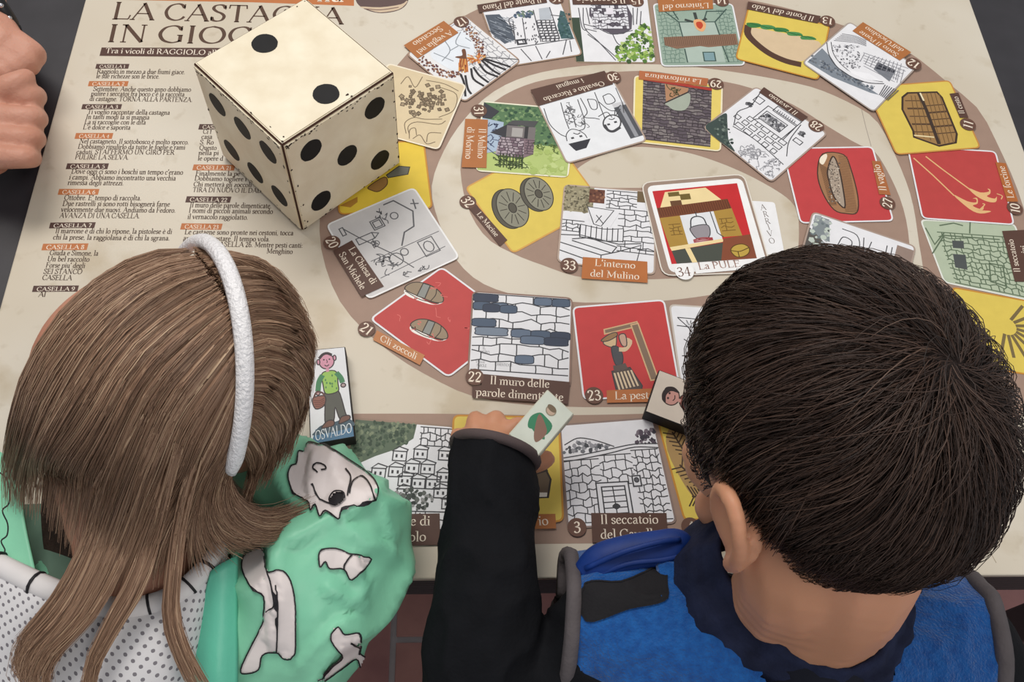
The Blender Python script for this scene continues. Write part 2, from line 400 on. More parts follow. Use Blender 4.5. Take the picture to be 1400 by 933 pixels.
# ------------------------------------------------------------------ game board
BX0, BX1, BY1 = -0.3762 * G, 0.4854 * G, 0.655 * G
BROWN, ORANGE, BAND = (90, 64, 55), (174, 110, 62), (160, 134, 119)
WHITE, LINE, RED, YEL = (230, 230, 234), (62, 62, 66), (186, 70, 68), (220, 196, 92)
CREAM = (236, 224, 204)
board = tag(empty('game_board', (0.05, .33, ZT)), 'large cream printed game board with a brown spiral path of picture squares', 'game board')
def parchment():
    m = bpy.data.materials.new('parchment_print'); m.use_nodes = True; nt = m.node_tree; b = nt.nodes['Principled BSDF']
    b.inputs['Roughness'].default_value = .42; b.inputs['Specular IOR Level'].default_value = .35
    tc = nt.nodes.new('ShaderNodeTexCoord')
    def noise(s, det, lo, hi):
        n = nt.nodes.new('ShaderNodeTexNoise'); n.inputs['Scale'].default_value = s; n.inputs['Detail'].default_value = det
        nt.links.new(tc.outputs['Object'], n.inputs['Vector'])
        r = nt.nodes.new('ShaderNodeMapRange'); r.inputs[1].default_value = lo; r.inputs[2].default_value = hi
        nt.links.new(n.outputs['Fac'], r.inputs[0]); return r.outputs[0]
    def mix(f, a, bb, k=1.0):
        x = nt.nodes.new('ShaderNodeMix'); x.data_type = 'RGBA'
        if k != 1.0:
            q = nt.nodes.new('ShaderNodeMath'); q.operation = 'MULTIPLY'; q.inputs[1].default_value = k
            nt.links.new(f, q.inputs[0]); f = q.outputs[0]
        nt.links.new(f, x.inputs['Factor'])
        for i, c in ((6, a), (7, bb)):
            if isinstance(c, tuple): x.inputs[i].default_value = rgb(c)
            else: nt.links.new(c, x.inputs[i])
        return x.outputs[2]
    base = mix(noise(5, 3, .35, .65), (214, 206, 191), (203, 192, 173))
    st = mix(noise(16, 5, .58, .74), base, (176, 158, 126), .55)
    st2 = mix(noise(55, 3, .62, .8), st, (160, 142, 112), .4)
    nt.links.new(st2, b.inputs['Base Color'])
    return m
box('panel', BX0, BX1, 0.0, BY1, ZT, ZB, [parchment()], board, .0012)
Z1 = ZB + .00006
# spiral path band
band = Art(z=Z1, dz=.0000004)
def px_poly(pts, n=5): return [U(*p) for p in catmull(pts, n, True)]
outer = [(700, -6), (650, 14), (600, 42), (562, 68), (525, 112), (480, 170), (446, 240), (437, 300), (441, 350), (462, 408), (498, 452), (545, 490), (600, 522), (650, 543), (720, 554), (800, 557), (900, 556), (1000, 550), (1090, 530), (1160, 490), (1215, 440), (1245, 390), (1253, 330),
         (1246, 270), (1226, 217), (1205, 175), (1184, 153), (1127, 125), (1080, 112), (1000, 97), (920, 88), (830, 88), (766, 94), (718, 105), (680, 122), (650, 146), (620, 182), (596, 231), (590, 262), (596, 292), (625, 357), (666, 391), (707, 404), (780, 413), (880, 412), (980, 402), (1080, 380), (1150, 350)]
# outer ring drawn as quads between an outer and an inner line
def ribbon_px(a, O, I, c, n=4):
    O = catmull(O, n); I = catmull(I, n)
    def resample(P, m):
        L = [0]
        for i in range(1, len(P)): L.append(L[-1] + sqrt((P[i][0] - P[i - 1][0]) ** 2 + (P[i][1] - P[i - 1][1]) ** 2))
        out = []; k = 0
        for j in range(m):
            t = L[-1] * j / (m - 1)
            while k < len(P) - 2 and L[k + 1] < t: k += 1
            f = (t - L[k]) / max(1e-9, L[k + 1] - L[k]); out.append((P[k][0] + (P[k + 1][0] - P[k][0]) * f, P[k][1] + (P[k + 1][1] - P[k][1]) * f))
        return out
    O, I = resample(O, 120), resample(I, 120)
    for i in range(119):
        a.fill([U(*O[i]), U(*O[i + 1]), U(*I[i + 1]), U(*I[i])], c, raw=True)
# first lap: bottom row, round the right side, along the top, down the left, bottom again
ribbon_px(band, [(468, 748), (600, 746), (750, 744), (900, 742), (1050, 735), (1200, 705), (1330, 640), (1400, 560), (1425, 460), (1420, 370), (1395, 270), (1365, 200), (1339, 151), (1304, 120), (1231, 64), (1141, 31), (1080, 12), (1000, -4), (900, -14), (800, -16), (700, -4), (650, 14), (600, 42), (562, 68), (525, 112), (480, 170), (446, 240), (437, 300), (441, 350), (462, 408), (498, 452), (545, 490), (600, 522), (650, 543), (720, 554), (800, 557)],
          [(476, 566), (600, 566), (750, 568), (880, 566), (1000, 560), (1100, 545), (1180, 510), (1235, 450), (1262, 390), (1256, 330), (1246, 270), (1226, 217), (1205, 175), (1184, 153), (1127, 125), (1080, 112), (1000, 98), (920, 89), (830, 88), (766, 94), (718, 105), (680, 122), (650, 146), (618, 186), (596, 231), (590, 262), (596, 292), (610, 330), (625, 357), (645, 378), (666, 391), (685, 398), (707, 404), (740, 409), (770, 412), (800, 414)], BAND)
band.up()
ribbon_px(band, [(800, 557), (900, 556), (1000, 550), (1090, 530), (1160, 490), (1210, 440), (1240, 390), (1243, 330), (1230, 270), (1198, 209), (1174, 198), (1127, 170), (1080, 141), (1011, 116), (930, 103), (872, 97), (780, 104), (726, 114), (680, 136), (645, 170), (632, 210), (630, 240), (640, 285), (665, 325), (702, 347), (740, 362), (799, 380), (894, 382), (980, 376), (1050, 366)],
          [(800, 414), (900, 412), (980, 402), (1030, 390), (1070, 370), (1088, 350), (1092, 330), (1092, 305), (1090, 288), (1074, 269), (1036, 246), (1000, 229), (971, 218), (945, 210), (920, 205), (895, 202), (868, 201), (838, 207), (809, 218), (788, 232), (779, 246), (777, 250), (776, 252), (776, 253), (790, 254), (810, 256), (840, 257), (876, 257), (960, 256), (1020, 256)], BAND)
band.build('path_band', board, 'dull brown spiral path band')

SQ = {}
def square(num, quad, border, fillc, draw=None, level=1, bw=.0016, strip=None, badge=None, rnd=.006, label=None):
    """one printed picture square; quad in picture points, image order TL TR BR BL"""
    q = [U(*p) for p in quad]; z = ZB + .0003 + level * .00062
    a = Art(z=z); a.fill(rquad(q, rnd), border, raw=True); a.up()
    qi = inset(q, bw); a.fill(rquad(qi, max(.0015, rnd - bw)), fillc, raw=True)
    so = a.build('picture_square', board, label)
    if draw:
        d = Art(bilin(qi), z=z + .00004); R0.seed(100 + num); draw(d); d.build('drawing', so)
    if strip:
        sq, lines, sc, tcx = strip; s = Art(z=z + .00050)
        P = [U(*p) for p in sq]; s.fill(P, sc, raw=True); s.up(); text_box(s, lines, P, tcx)
        s.build('title_strip', so)
    if badge:
        bx, by, r, ang, bc, tcx = badge; b = Art(z=z + .00056)
        c = Vector(U(bx, by)); rr = (Vector(U(bx + r, by)) - c).length
        b.fill(circ(c.x, c.y, rr, n=24), bc, raw=True); b.up()
        e = Vector((cos(ang), sin(ang))); n = Vector((-e.y, e.x)); s = str(num); wd = text_width(s)
        k = rr * 1.15 / 9.4
        kx = min(k * 1.05, rr * 1.5 / wd)
        text(b, s, c - e * (kx * wd / 2) - n * (k * 4.7), e * kx, n * k, tcx, 4, 1.15)
        b.build('number_badge', so)
    SQ[num] = so
    return so
TXT = (240, 226, 208)

# ---- drawing vocabulary (u to the right, v down, as printed)
LW = .0009
def stones(a, u0, v0, u1, v1, rows, cols, c=LINE, w=.0008, fills=None, pf=.15, jit=.3):
    """a wall of uneven stones: shared wavy courses and staggered uprights"""
    rh = (v1 - v0) / rows; m = max(4, cols * 2)
    C = []
    for r in range(rows + 1):
        k = 0 if r in (0, rows) else jit * rh
        C.append([v0 + r * rh + R0.uniform(-k, k) for _ in range(m + 1)])
    def cv(r, u):
        t = (u - u0) / (u1 - u0) * m; i = max(0, min(m - 1, int(t))); return C[r][i] + (C[r][i + 1] - C[r][i]) * (t - i)
    for r in range(rows):
        u = u0; first = True
        while u < u1 - .005:
            ub = min(u1, u + (u1 - u0) / cols * (R0.uniform(.3, .8) if first else R0.uniform(.6, 1.5)))
            if u1 - ub < .3 * (u1 - u0) / cols: ub = u1
            first = False; s1 = R0.uniform(-.006, .006)
            if fills and R0.random() < pf: a.fill([(u, cv(r, u)), ((u + ub) / 2, cv(r, (u + ub) / 2)), (ub, cv(r, ub)), (ub, cv(r + 1, ub)), ((u + ub) / 2, cv(r + 1, (u + ub) / 2)), (u, cv(r + 1, u))], R0.choice(fills))
            if ub < u1: a.line([(ub, cv(r, ub)), (ub + s1, (cv(r, ub) + cv(r + 1, ub)) / 2), (ub + s1 * .5, cv(r + 1, ub))], w, c)
            u = ub
    for r in range(rows + 1): a.line([(u0 + (u1 - u0) * i / (m * 2), cv(r, u0 + (u1 - u0) * i / (m * 2))) for i in range(m * 2 + 1)], w, c)
def blobs(a, u0, v0, u1, v1, n, cols, r0=.012, r1=.03, inside=None):
    for _ in range(n):
        u, v = R0.uniform(u0, u1), R0.uniform(v0, v1)
        if inside and not inside(u, v): continue
        r = R0.uniform(r0, r1); k = R0.randint(5, 7); t = R0.random() * 6
        a.fill([(u + r * R0.uniform(.6, 1.2) * cos(t + 2 * pi * i / k), v + r * R0.uniform(.6, 1.2) * sin(t + 2 * pi * i / k)) for i in range(k)], R0.choice(cols))
def curve(a, pts, w=LW, c=LINE, n=4): a.line(catmull(pts, n), w, c)
def poly(a, pts, w=LW, c=LINE, closed=True): a.line(pts, w, c, closed=closed)
def shape(a, pts, c, edge=None, w=LW, smooth=True):
    P = catmull(pts, 4, True) if smooth else pts
    a.fill(P, c)
    if edge: a.line(P, w, edge, closed=True)
def rectp(u0, v0, u1, v1): return [(u0, v0), (u1, v0), (u1, v1), (u0, v1)]
def scrib(a, u0, v0, u1, v1, n, c=LINE, w=.0008, l=.05, inside=None):
    for _ in range(n):
        u, v = R0.uniform(u0, u1), R0.uniform(v0, v1)
        if inside and not inside(u, v): continue
        P = [(u, v)]
        for k in range(4): P.append((P[-1][0] + R0.uniform(-l, l), P[-1][1] + R0.uniform(-l, l)))
        a.line(catmull(P, 3), w, c)

GREENS = [(58, 92, 62), (84, 122, 74), (40, 66, 50), (120, 150, 84)]
BLUEG = [(78, 92, 112), (98, 112, 132), (58, 66, 84), (120, 132, 148)]
def d22(a):
    stones(a, .01, .01, .99, .88, 9, 5, w=.0010, fills=BLUEG, pf=0.02)
    a.up()
    for (r, u0, u1) in ((0, .0, .25), (0, .62, .99), (1, .0, .36), (1.2, .1, .45), (3, .0, .24), (4, .04, .36), (4, .4, 1.0), (4.7, .5, .98), (7, .45, .64)):
        v = .012 + r * .0967
        n = max(1, int((u1 - u0) / .17)); st = (u1 - u0) / n
        for k in range(n):
            ua, ub = u0 + k * st, u0 + (k + 1) * st
            shape(a, [(ua + .02, v + .005), (ub - .02, v), (ub, v + .05), (ub - .02, v + .085), (ua + .02, v + .09), (ua, v + .05)], R0.choice(BLUEG), (50, 56, 70), .0008)
    a.up()
    blobs(a, .02, .02, .98, .9, 0, BLUEG)
    for (s, u, v, h) in (('DELLE', .06, .80, .035), ('PAROLE', .07, .845, .03), ('DIMENTICATE', .26, .82, .028), ('IL', .12, .65, .04), ('MURO', .10, .70, .035)):
        p0 = Vector(a.xf(u, v)); ex = Vector(a.xf(u + .1, v)) - p0; ey = Vector(a.xf(u, v - .1)) - p0
        text(a, s, p0, ex * h * .62, ey * h, LINE, 2, .9)
def d3(a):
    blobs(a, .0, .16, .5, .28, 70, [(70, 72, 78), (110, 112, 118), (150, 150, 156)], .012, .03, lambda u, v: v > .17 + abs(u - .22) * .25)
    blobs(a, .78, .1, .99, .24, 40, [(84, 74, 86), (60, 56, 66), (120, 110, 120)], .012, .03)
    a.up(); curve(a, [(.02, .2), (.16, .14), (.3, .16), (.42, .2), (.54, .25)]); curve(a, [(0, .33), (.2, .31), (.5, .27), (.75, .24), (1, .25)])
    curve(a, [(0, .37), (.2, .35), (.5, .31), (.75, .27), (1, .29)])
    stones(a, .0, .36, .36, .97, 8, 4, w=.0008); stones(a, .36, .33, .7, .62, 4, 4, w=.0008); stones(a, .7, .3, .99, .97, 10, 4, w=.0008)
    a.up()
    a.fill(rectp(.30, .60, .62, .97), (226, 226, 230)); a.up()
    for (u0, v0, u1, v1) in ((.30, .60, .62, .97), (.35, .64, .58, .97)): poly(a, rectp(u0, v0, u1, v1), .0011)
    for k in range(6): poly(a, [(.35, .68 + k * .055), (.58, .675 + k * .055)], closed=False)
    poly(a, [(.46, .64), (.47, .97)], closed=False); shape(a, [(.43, .83), (.47, .80), (.51, .83), (.47, .86)], LINE)
    a.fill(rectp(.66, .54, .76, .66), (226, 226, 230)); poly(a, rectp(.67, .55, .75, .65), .0012); shape(a, circ(.71, .59, .022, n=8), (96, 96, 100), LINE)
def d1(a):
    shape(a, [(0, .0), (.62, .0), (.6, .14), (.45, .25), (.25, .33), (.0, .46)], (92, 106, 88), smooth=False)
    blobs(a, 0, 0, .6, .42, 320, [(70, 88, 70), (104, 118, 96), (58, 74, 60), (128, 138, 112)], .01, .024, lambda u, v: v < .44 - u * .62 or (v < .2 and u < .55))
    a.up(); stones(a, .66, .02, .99, .2, 3, 5, w=.0008)
    for (u, v) in ((.42, .27), (.62, .24), (.24, .44), (.4, .42), (.55, .38), (.7, .38), (.86, .24), (.1, .5), (.86, .45), (.5, .5), (.62, .52), (.76, .52), (.84, .6), (.92, .7), (.5, .62)):
        w, h = .13, .09; poly(a, rectp(u, v, u + w, v + h)); poly(a, [(u - .01, v), (u + .05, v - .045), (u + w + .01, v - .02), (u + w, v)])
        for k in range(2): a.fill(rectp(u + .025 + k * .05, v + .03, u + .045 + k * .05, v + .06), (60, 60, 64))
    blobs(a, .4, .62, .86, .82, 110, [(70, 76, 72), (100, 104, 100), (150, 150, 150), (50, 56, 54)], .012, .03, lambda u, v: (u - .62) ** 2 / .05 + (v - .72) ** 2 / .009 < 1)
    stones(a, .45, .82, .99, .98, 2, 4, w=.0008); blobs(a, .62, .86, .82, .95, 30, [(86, 86, 84), (120, 120, 118)], .015, .03)
def d33(a):
    a.fill(rectp(0, 0, .32, .34), (150, 142, 116)); blobs(a, .0, .0, .32, .34, 160, [(120, 112, 88), (168, 160, 132), (96, 90, 72)], .008, .02)
    a.up(); a.fill(rectp(.27, .02, .44, .2), (104, 64, 50)); a.fill(rectp(.8, .0, 1, .14), (110, 92, 66)); blobs(a, .28, .03, .43, .19, 16, [(80, 46, 38), (140, 96, 72)], .01, .02)
    stones(a, .46, .02, .8, .25, 5, 3); stones(a, .6, .25, 1, .78, 8, 3); stones(a, .0, .46, .24, .6, 3, 3)
    a.up(); a.fill([(.26, .26), (.62, .28), (.52, .5), (.3, .5)], (228, 228, 232)); poly(a, [(.26, .26), (.55, .28), (.42, .5), (.34, .48)]); poly(a, [(.42, .36), (.36, .46)], closed=False); poly(a, [(.36, .36), (.44, .46)], closed=False)
    a.fill(rectp(.2, .5, .66, .66), (228, 228, 232)); curve(a, [(.2, .5), (.19, .58), (.2, .66)]); curve(a, [(.2, .5), (.45, .53), (.66, .5)]); curve(a, [(.2, .66), (.45, .68), (.66, .66)])
    for k in range(9): poly(a, [(.2 + k * .058, .505), (.2 + k * .058, .67)], closed=False)
    for P in ([(.0, .66), (.22, .64), (.62, .70), (.86, .66)], [(.12, .7), (.3, .66), (.6, .74), (.55, .82), (.12, .72)], [(0, .76), (.44, .86), (.44, .96)], [(.44, .86), (.6, .8), (.86, .68), (.8, .98)], [(0, .86), (.3, .94)], [(.82, .74), (1, .74)]): poly(a, P, closed=False)
def d34(a):
    a.fill(rectp(0, 0, 1, 1), (196, 44, 48)); a.up()
    a.fill([(.14, .03), (.62, .02), (.78, .22), (.03, .26)], (236, 214, 160)); a.fill(rectp(.17, .04, .30, .1), (110, 92, 44)); a.fill(rectp(.30, .08, .42, .16), (110, 92, 44)); a.fill(rectp(.17, .16, .3, .26), (104, 70, 44)); a.up()
    a.fill([(.0, .24), (.84, .2), (.86, .34), (.0, .38)], (116, 66, 40)); a.up()
    for k in range(30): a.line([(.02 + k * .028, .245 - k * .0012), (.03 + k * .028, .36 - k * .001)], .0006, (86, 44, 28))
    a.fill([(.0, .38), (.24, .37), (.25, .76), (.03, .78)], (172, 136, 62)); a.fill([(.64, .35), (.86, .33), (.9, .7), (.66, .7)], (172, 136, 62)); a.fill([(.24, .37), (.64, .35), (.66, .72), (.25, .76)], (224, 226, 230)); a.up()
    stones(a, .08, .48, .22, .62, 3, 2, c=(120, 90, 36)); stones(a, .68, .46, .84, .62, 3, 2, c=(120, 90, 36))
    shape(a, [(.33, .54), (.52, .52), (.54, .62), (.49, .7), (.38, .7), (.33, .63)], (150, 144, 150), LINE, .0009); curve(a, [(.33, .54), (.36, .43), (.43, .4), (.5, .43), (.52, .52)], .0012); poly(a, [(.43, .34), (.43, .4)], closed=False)
    for k in range(3): curve(a, [(.32, .71 + k * .015), (.42, .69 + k * .02), (.55, .70 + k * .012)], .0012, (160, 60, 64))
    poly(a, [(.6, .35), (.62, .64), (.68, .7)], closed=False)
    a.fill([(.03, .78), (.66, .72), (.67, .76), (.04, .83)], (236, 214, 160)); a.fill([(.04, .83), (.66, .77), (.6, 1), (.06, 1)], (74, 78, 70)); a.fill([(.2, .81), (.26, .81), (.3, 1), (.24, 1)], (236, 214, 160)); a.up()
    a.fill([(.67, .72), (1, .69), (1, 1), (.58, 1)], (134, 74, 50)); a.up()
    shape(a, [(.72, .88), (.78, .82), (.88, .81), (.94, .86), (.92, .93), (.84, .97), (.76, .96)], (190, 160, 72), (90, 66, 24)); curve(a, [(.72, .88), (.82, .9), (.94, .86)], .0009, (90, 66, 24)); curve(a, [(.8, .9), (.8, .97)], .0009, (90, 66, 24))
def d23(a):
    a.fill([(.30, .27), (.67, .21), (.68, .26), (.30, .32)], (132, 110, 92)); poly(a, [(.30, .27), (.67, .21), (.68, .26), (.30, .32)], .0012, (206, 170, 130))
    a.fill([(.60, .24), (.68, .23), (.80, .84), (.72, .85)], (132, 110, 92)); poly(a, [(.60, .24), (.68, .23), (.80, .84), (.72, .85)], .0012, (206, 170, 130)); a.up()
    shape(a, [(.27, .42), (.34, .34), (.42, .33), (.42, .38), (.4, .46), (.35, .47)], (206, 178, 140), LINE, .0008); shape(a, [(.25, .39), (.34, .33), (.42, .31), (.43, .35), (.32, .4)], (150, 118, 84), LINE, .0008)
    shape(a, [(.35, .48), (.42, .47), (.46, .56), (.44, .66), (.37, .66)], (80, 80, 84), LINE); curve(a, [(.43, .5), (.5, .5), (.56, .42), (.46, .38)], .004, (214, 184, 150)); shape(a, [(.45, .35), (.52, .34), (.52, .46), (.47, .46)], (196, 160, 140), LINE)
    a.up(); shape(a, [(.32, .73), (.52, .70), (.62, .90), (.6, .96), (.38, .99), (.34, .94)], (88, 76, 72), LINE, smooth=False); a.up()
    for k in range(6): a.line([(.345 + k * .036, .75 - k * .004), (.375 + k * .04, .93 - k * .006)], .0016, (212, 190, 160))
    a.line([(.38, .67), (.38, .73)], .006, (96, 84, 80)); a.line([(.44, .66), (.46, .72)], .006, (96, 84, 80))
def d20(a):
    G = (92, 92, 96); w = .0010
    poly(a, [(.12, .12), (.22, .3), (.42, .62), (.55, .9)], w, G, False); poly(a, [(.2, .62), (.98, .62)], w * .7, G, False); poly(a, [(.2, .85), (.95, .82)], w * .7, G, False)
    poly(a, [(.62, .04), (.74, .04), (.86, .26), (.78, .44), (.66, .46), (.56, .6)], w * 1.4, G, False)
    for (u, v, r) in ((.66, .22, .04), (.44, .72, .07), (.55, .68, .04)): poly(a, circ(u, v, r, r * 1.1, 12), w, G)
    for (u0, v0, u1, v1) in ((.4, .17, .52, .29), (.42, .19, .5, .27), (.18, .3, .36, .38), (.72, .64, .88, .84), (.08, .1, .12, .2)): poly(a, rectp(u0, v0, u1, v1), w, G)
    poly(a, [(.36, .3), (.42, .34), (.36, .38)], w, G, False); poly(a, circ(.8, .74, .05, .07, 10), w, G)
    scrib(a, .3, .4, .36, .46, 6, G, .0008, .04); scrib(a, .28, .64, .36, .7, 8, G, .0008, .05); scrib(a, .52, .12, .58, .2, 5, G, .0008, .04); scrib(a, .3, .72, .4, .8, 6, G, .0008, .04)
    poly(a, [(.88, .16), (.96, .2)], w * 1.3, G, False); poly(a, [(.93, .12), (.9, .25)], w * 1.3, G, False)
    scrib(a, .42, .9, .5, .96, 4, G, .0008, .03); scrib(a, .6, .9, .66, .96, 4, G, .0008, .03)
def shoe(a, cu, cv, ang, s):
    f = lambda x, y: (cu + s * (x * cos(ang) - y * sin(ang)), cv + s * (x * sin(ang) + y * cos(ang)))
    shape(a, [f(*p) for p in ((-1, .5), (-.6, .75), (.6, .75), (1.1, .45), (1.15, .15), (.9, .62), (.3, .62), (-.8, .3))], (238, 234, 228), smooth=True)
    shape(a, [f(*p) for p in ((-1, .35), (-.9, -.2), (-.4, -.5), (.3, -.5), (.9, -.2), (1.15, .25), (.8, .5), (0, .5))], (150, 132, 110), (60, 50, 44), .0009)
    shape(a, [f(*p) for p in ((-.3, -.5), (.1, -.52), (.2, .5), (-.25, .5))], (140, 142, 138), (60, 50, 44), .0009, smooth=False)
    curve(a, [f(*p) for p in ((-.95, .45), (0, .66), (1.0, .5))], .0008, (60, 50, 44)); curve(a, [f(*p) for p in ((.5, -.45), (.62, 0), (.55, .5))], .0008, (60, 50, 44))
def d21(a):
    shoe(a, .60, .22, .72, .155); shoe(a, .38, .52, .92, .155) if False else None
def d21b(a):
    # placed by their printed position
    X = a.xf; q = [Vector(X(0, 0)), Vector(X(1, 0)), Vector(X(0, 1))]
    def inv(px, py):
        p = Vector(U(px, py)) - q[0]; e, f = q[1] - q[0], q[2] - q[0]; det = e.x * f.y - e.y * f.x
        return ((p.x * f.y - p.y * f.x) / det, (e.x * p.y - e.y * p.x) / det)
    for (x, y, x2, y2) in ((581, 399, 607, 408), (588, 449, 613, 458)):
        c = inv(x, y); t = inv(x2, y2); shoe(a, c[0], c[1], atan2(t[1] - c[1], t[0] - c[0]), sqrt((t[0] - c[0]) ** 2 + (t[1] - c[1]) ** 2) * .92)
    scrib(a, .1, .1, .9, .9, 14, (216, 110, 104), .0006, .04)
def millstone(a, cu, cv, rx, ry, ang):
    f = lambda x, y: (cu + x * rx * cos(ang) - y * ry * sin(ang), cv + x * rx * sin(ang) + y * ry * cos(ang))
    shape(a, [f(cos(t) - .22, sin(t) + .05) for t in [i * pi / 8 for i in range(16)]], (92, 88, 78), (50, 46, 40))
    shape(a, [f(cos(t), sin(t)) for t in [i * pi / 8 for i in range(16)]], (138, 136, 120), (50, 46, 40))
    for k in range(12):
        t = k * pi / 6; a.line([f(.35 * cos(t), .35 * sin(t)), f(.9 * cos(t), .9 * sin(t))], .0008, (60, 56, 48))
    shape(a, [f(.25 * cos(i * pi / 5), .25 * sin(i * pi / 5)) for i in range(10)], (84, 80, 70), (50, 46, 40))
def px_in(a):
    X = a.xf; q = [Vector(X(0, 0)), Vector(X(1, 0)), Vector(X(0, 1))]
    def inv(px, py):
        p = Vector(U(px, py)) - q[0]; e, f = q[1] - q[0], q[2] - q[0]; det = e.x * f.y - e.y * f.x
        return ((p.x * f.y - p.y * f.x) / det, (e.x * p.y - e.y * p.x) / det)
    return inv
def d32(a):
    inv = px_in(a)
    for (cx, cy, ax, ay, bx, by) in ((701, 284, 711, 310, 721, 279), (737, 264, 746, 286, 755, 260)):
        c = Vector(inv(cx, cy)); A = Vector(inv(ax, ay)) - c; B = Vector(inv(bx, by)) - c
        f = lambda x, y: tuple(c + A * x + B * y)
        shape(a, [f(cos(t) * 1.02, sin(t) - .3) for t in [i * pi / 8 for i in range(16)]], (88, 84, 74), (50, 46, 40))
        shape(a, [f(cos(t), sin(t)) for t in [i * pi / 8 for i in range(16)]], (138, 136, 120), (50, 46, 40))
        for k in range(12):
            t = k * pi / 6; a.line([f(.35 * cos(t), .35 * sin(t)), f(.85 * cos(t), .85 * sin(t))], .0008, (60, 56, 48))
        shape(a, [f(.25 * cos(i * pi / 5), .25 * sin(i * pi / 5)) for i in range(10)], (84, 80, 70), (50, 46, 40))
def d31(a):
    a.fill(rectp(0, 0, 1, .58), (88, 120, 84)); a.fill(rectp(0, .58, 1, 1), (178, 196, 120)); a.up()
    blobs(a, .02, .02, .98, .56, 260, [(64, 98, 68), (104, 138, 92), (46, 78, 60), (130, 156, 110)], .012, .03); blobs(a, .3, .6, .98, .98, 60, [(190, 206, 136), (166, 186, 106)], .02, .05)
    a.up(); a.fill([(0, .0), (.18, .12), (.1, .24), (0, .24)], (58, 58, 66)); a.fill([(0, .24), (.24, .28), (.24, .7), (0, .78)], (168, 186, 206)); scrib(a, .02, .3, .2, .7, 14, (70, 80, 110), .0009, .06)
    a.up(); a.fill([(.1, .45), (.34, .26), (.42, .28), (.26, .5)], (56, 56, 62)); a.fill([(.28, .3), (.34, .24), (.62, .22), (.58, .32)], (78, 78, 80)); a.fill(rectp(.28, .32, .6, .5), (118, 112, 112)); a.fill(rectp(.48, .32, .52, .5), (54, 52, 56)); a.fill(rectp(.34, .35, .46, .48), (168, 164, 162)); a.up()
    a.fill([(.22, .5), (.6, .5), (.6, .7), (.5, .78), (.18, .76)], (172, 158, 166)); stones(a, .2, .5, .5, .78, 7, 6, c=(74, 60, 70), w=.0009, fills=[(120, 100, 112)], pf=.3); a.fill([(.48, .5), (.6, .5), (.6, .72), (.5, .78)], (128, 108, 116)); stones(a, .5, .52, .6, .72, 5, 2, c=(74, 60, 70))
    a.up()
    for k in range(8): a.line([(.24 + k * .035, .74), (.25 + k * .035, .94)], .0010, (54, 66, 40))
    for k in range(3): a.line([(.2, .78 + k * .06), (.5, .79 + k * .06)], .0008, (54, 66, 40))
    scrib(a, .18, .78, .5, .94, 40, (66, 84, 46), .0008, .03); scrib(a, .6, .56, .9, .66, 14, (96, 120, 60), .0008, .03)
def d30(a):
    # two millers, printed upside down
    a.fill(rectp(.84, .40, 1, .93), (84, 86, 92)); a.fill([(.84, .4), (1, .4), (1, .45), (.84, .46)], (206, 206, 210)); a.up()
    a.fill(rectp(.9, .45, .95, .92), (150, 152, 158)); a.up()
    inv = px_in(a); P = lambda L: [inv(620 + x / 5.185, 90 + y / 5.185) for (x, y) in L]
    shape(a, P([(815, 565), (975, 535), (945, 600), (870, 617), (850, 600)]), (52, 52, 60), smooth=False)
    for L in ([(805, 545), (800, 500), (830, 465), (880, 470), (930, 500), (950, 530)], [(640, 310), (680, 420), (750, 490), (800, 515)], [(800, 290), (850, 380), (870, 450)], [(760, 270), (790, 380), (820, 460)], [(880, 250), (930, 400), (930, 460), (890, 475)],
              [(900, 240), (950, 340), (930, 380), (1000, 390), (1040, 400)], [(1000, 200), (1040, 300), (1080, 400)], [(950, 250), (1010, 260), (1020, 320), (980, 320), (950, 250)], [(1060, 230), (1110, 215), (1150, 270), (1090, 290), (1060, 230)], [(1030, 270), (1100, 330), (1150, 340), (1190, 300)], [(1150, 340), (1150, 380), (1190, 330)], [(1030, 380), (1090, 350), (1130, 390)]):
        curve(a, P(L), .0009, (70, 70, 74))
    h = circ(1130, 430, 64, 58, 14); curve(a, P(h + h[:1]), .0014, (70, 70, 74)); curve(a, P([(1075, 440), (1100, 480), (1140, 492), (1190, 465)]), .003, (70, 70, 74))
    for (x, y) in ((1105, 440), (1155, 425), (845, 525), (905, 515)): a.line(P([(x - 10, y + 2), (x + 10, y - 2)]), .0022, (70, 70, 74))
    curve(a, P([(1105, 400), (1130, 405), (1150, 395)]), .001, (70, 70, 74)); curve(a, P([(850, 490), (880, 500), (900, 490)]), .001, (70, 70, 74))
    scrib(a, .26, .3, .42, .58, 26, (110, 110, 114), .0007, .04)
    a.line(P([(1150, 170), (1230, 350)]), .0008, (70, 70, 74)); a.line(P([(1200, 280), (1215, 360)]), .0008, (70, 70, 74))
def d29(a):
    a.fill(rectp(.09, .04, .89, .96), (104, 94, 100)); a.up(); stones(a, .09, .06, .89, .96, 20, 11, c=(66, 58, 62), w=.0011, fills=[(130, 122, 122), (116, 106, 110), (92, 82, 90)], pf=.9)
    a.up(); a.fill([(.09, .0), (.89, .06), (.89, .10), (.09, .05)], (170, 58, 48)); a.up()
    a.fill([(.34, .07), (.62, .10), (.60, .2), (.36, .36)], (176, 132, 100)); a.fill(catmull([(.36, .36), (.61, .17), (.64, .32), (.58, .45), (.46, .47), (.39, .42)], 3, True), (164, 172, 158)); a.up(); scrib(a, .42, .14, .5, .22, 9, (80, 76, 50), .001, .05); poly(a, [(.34, .38), (.62, .16)], .0016, (60, 50, 50), False)
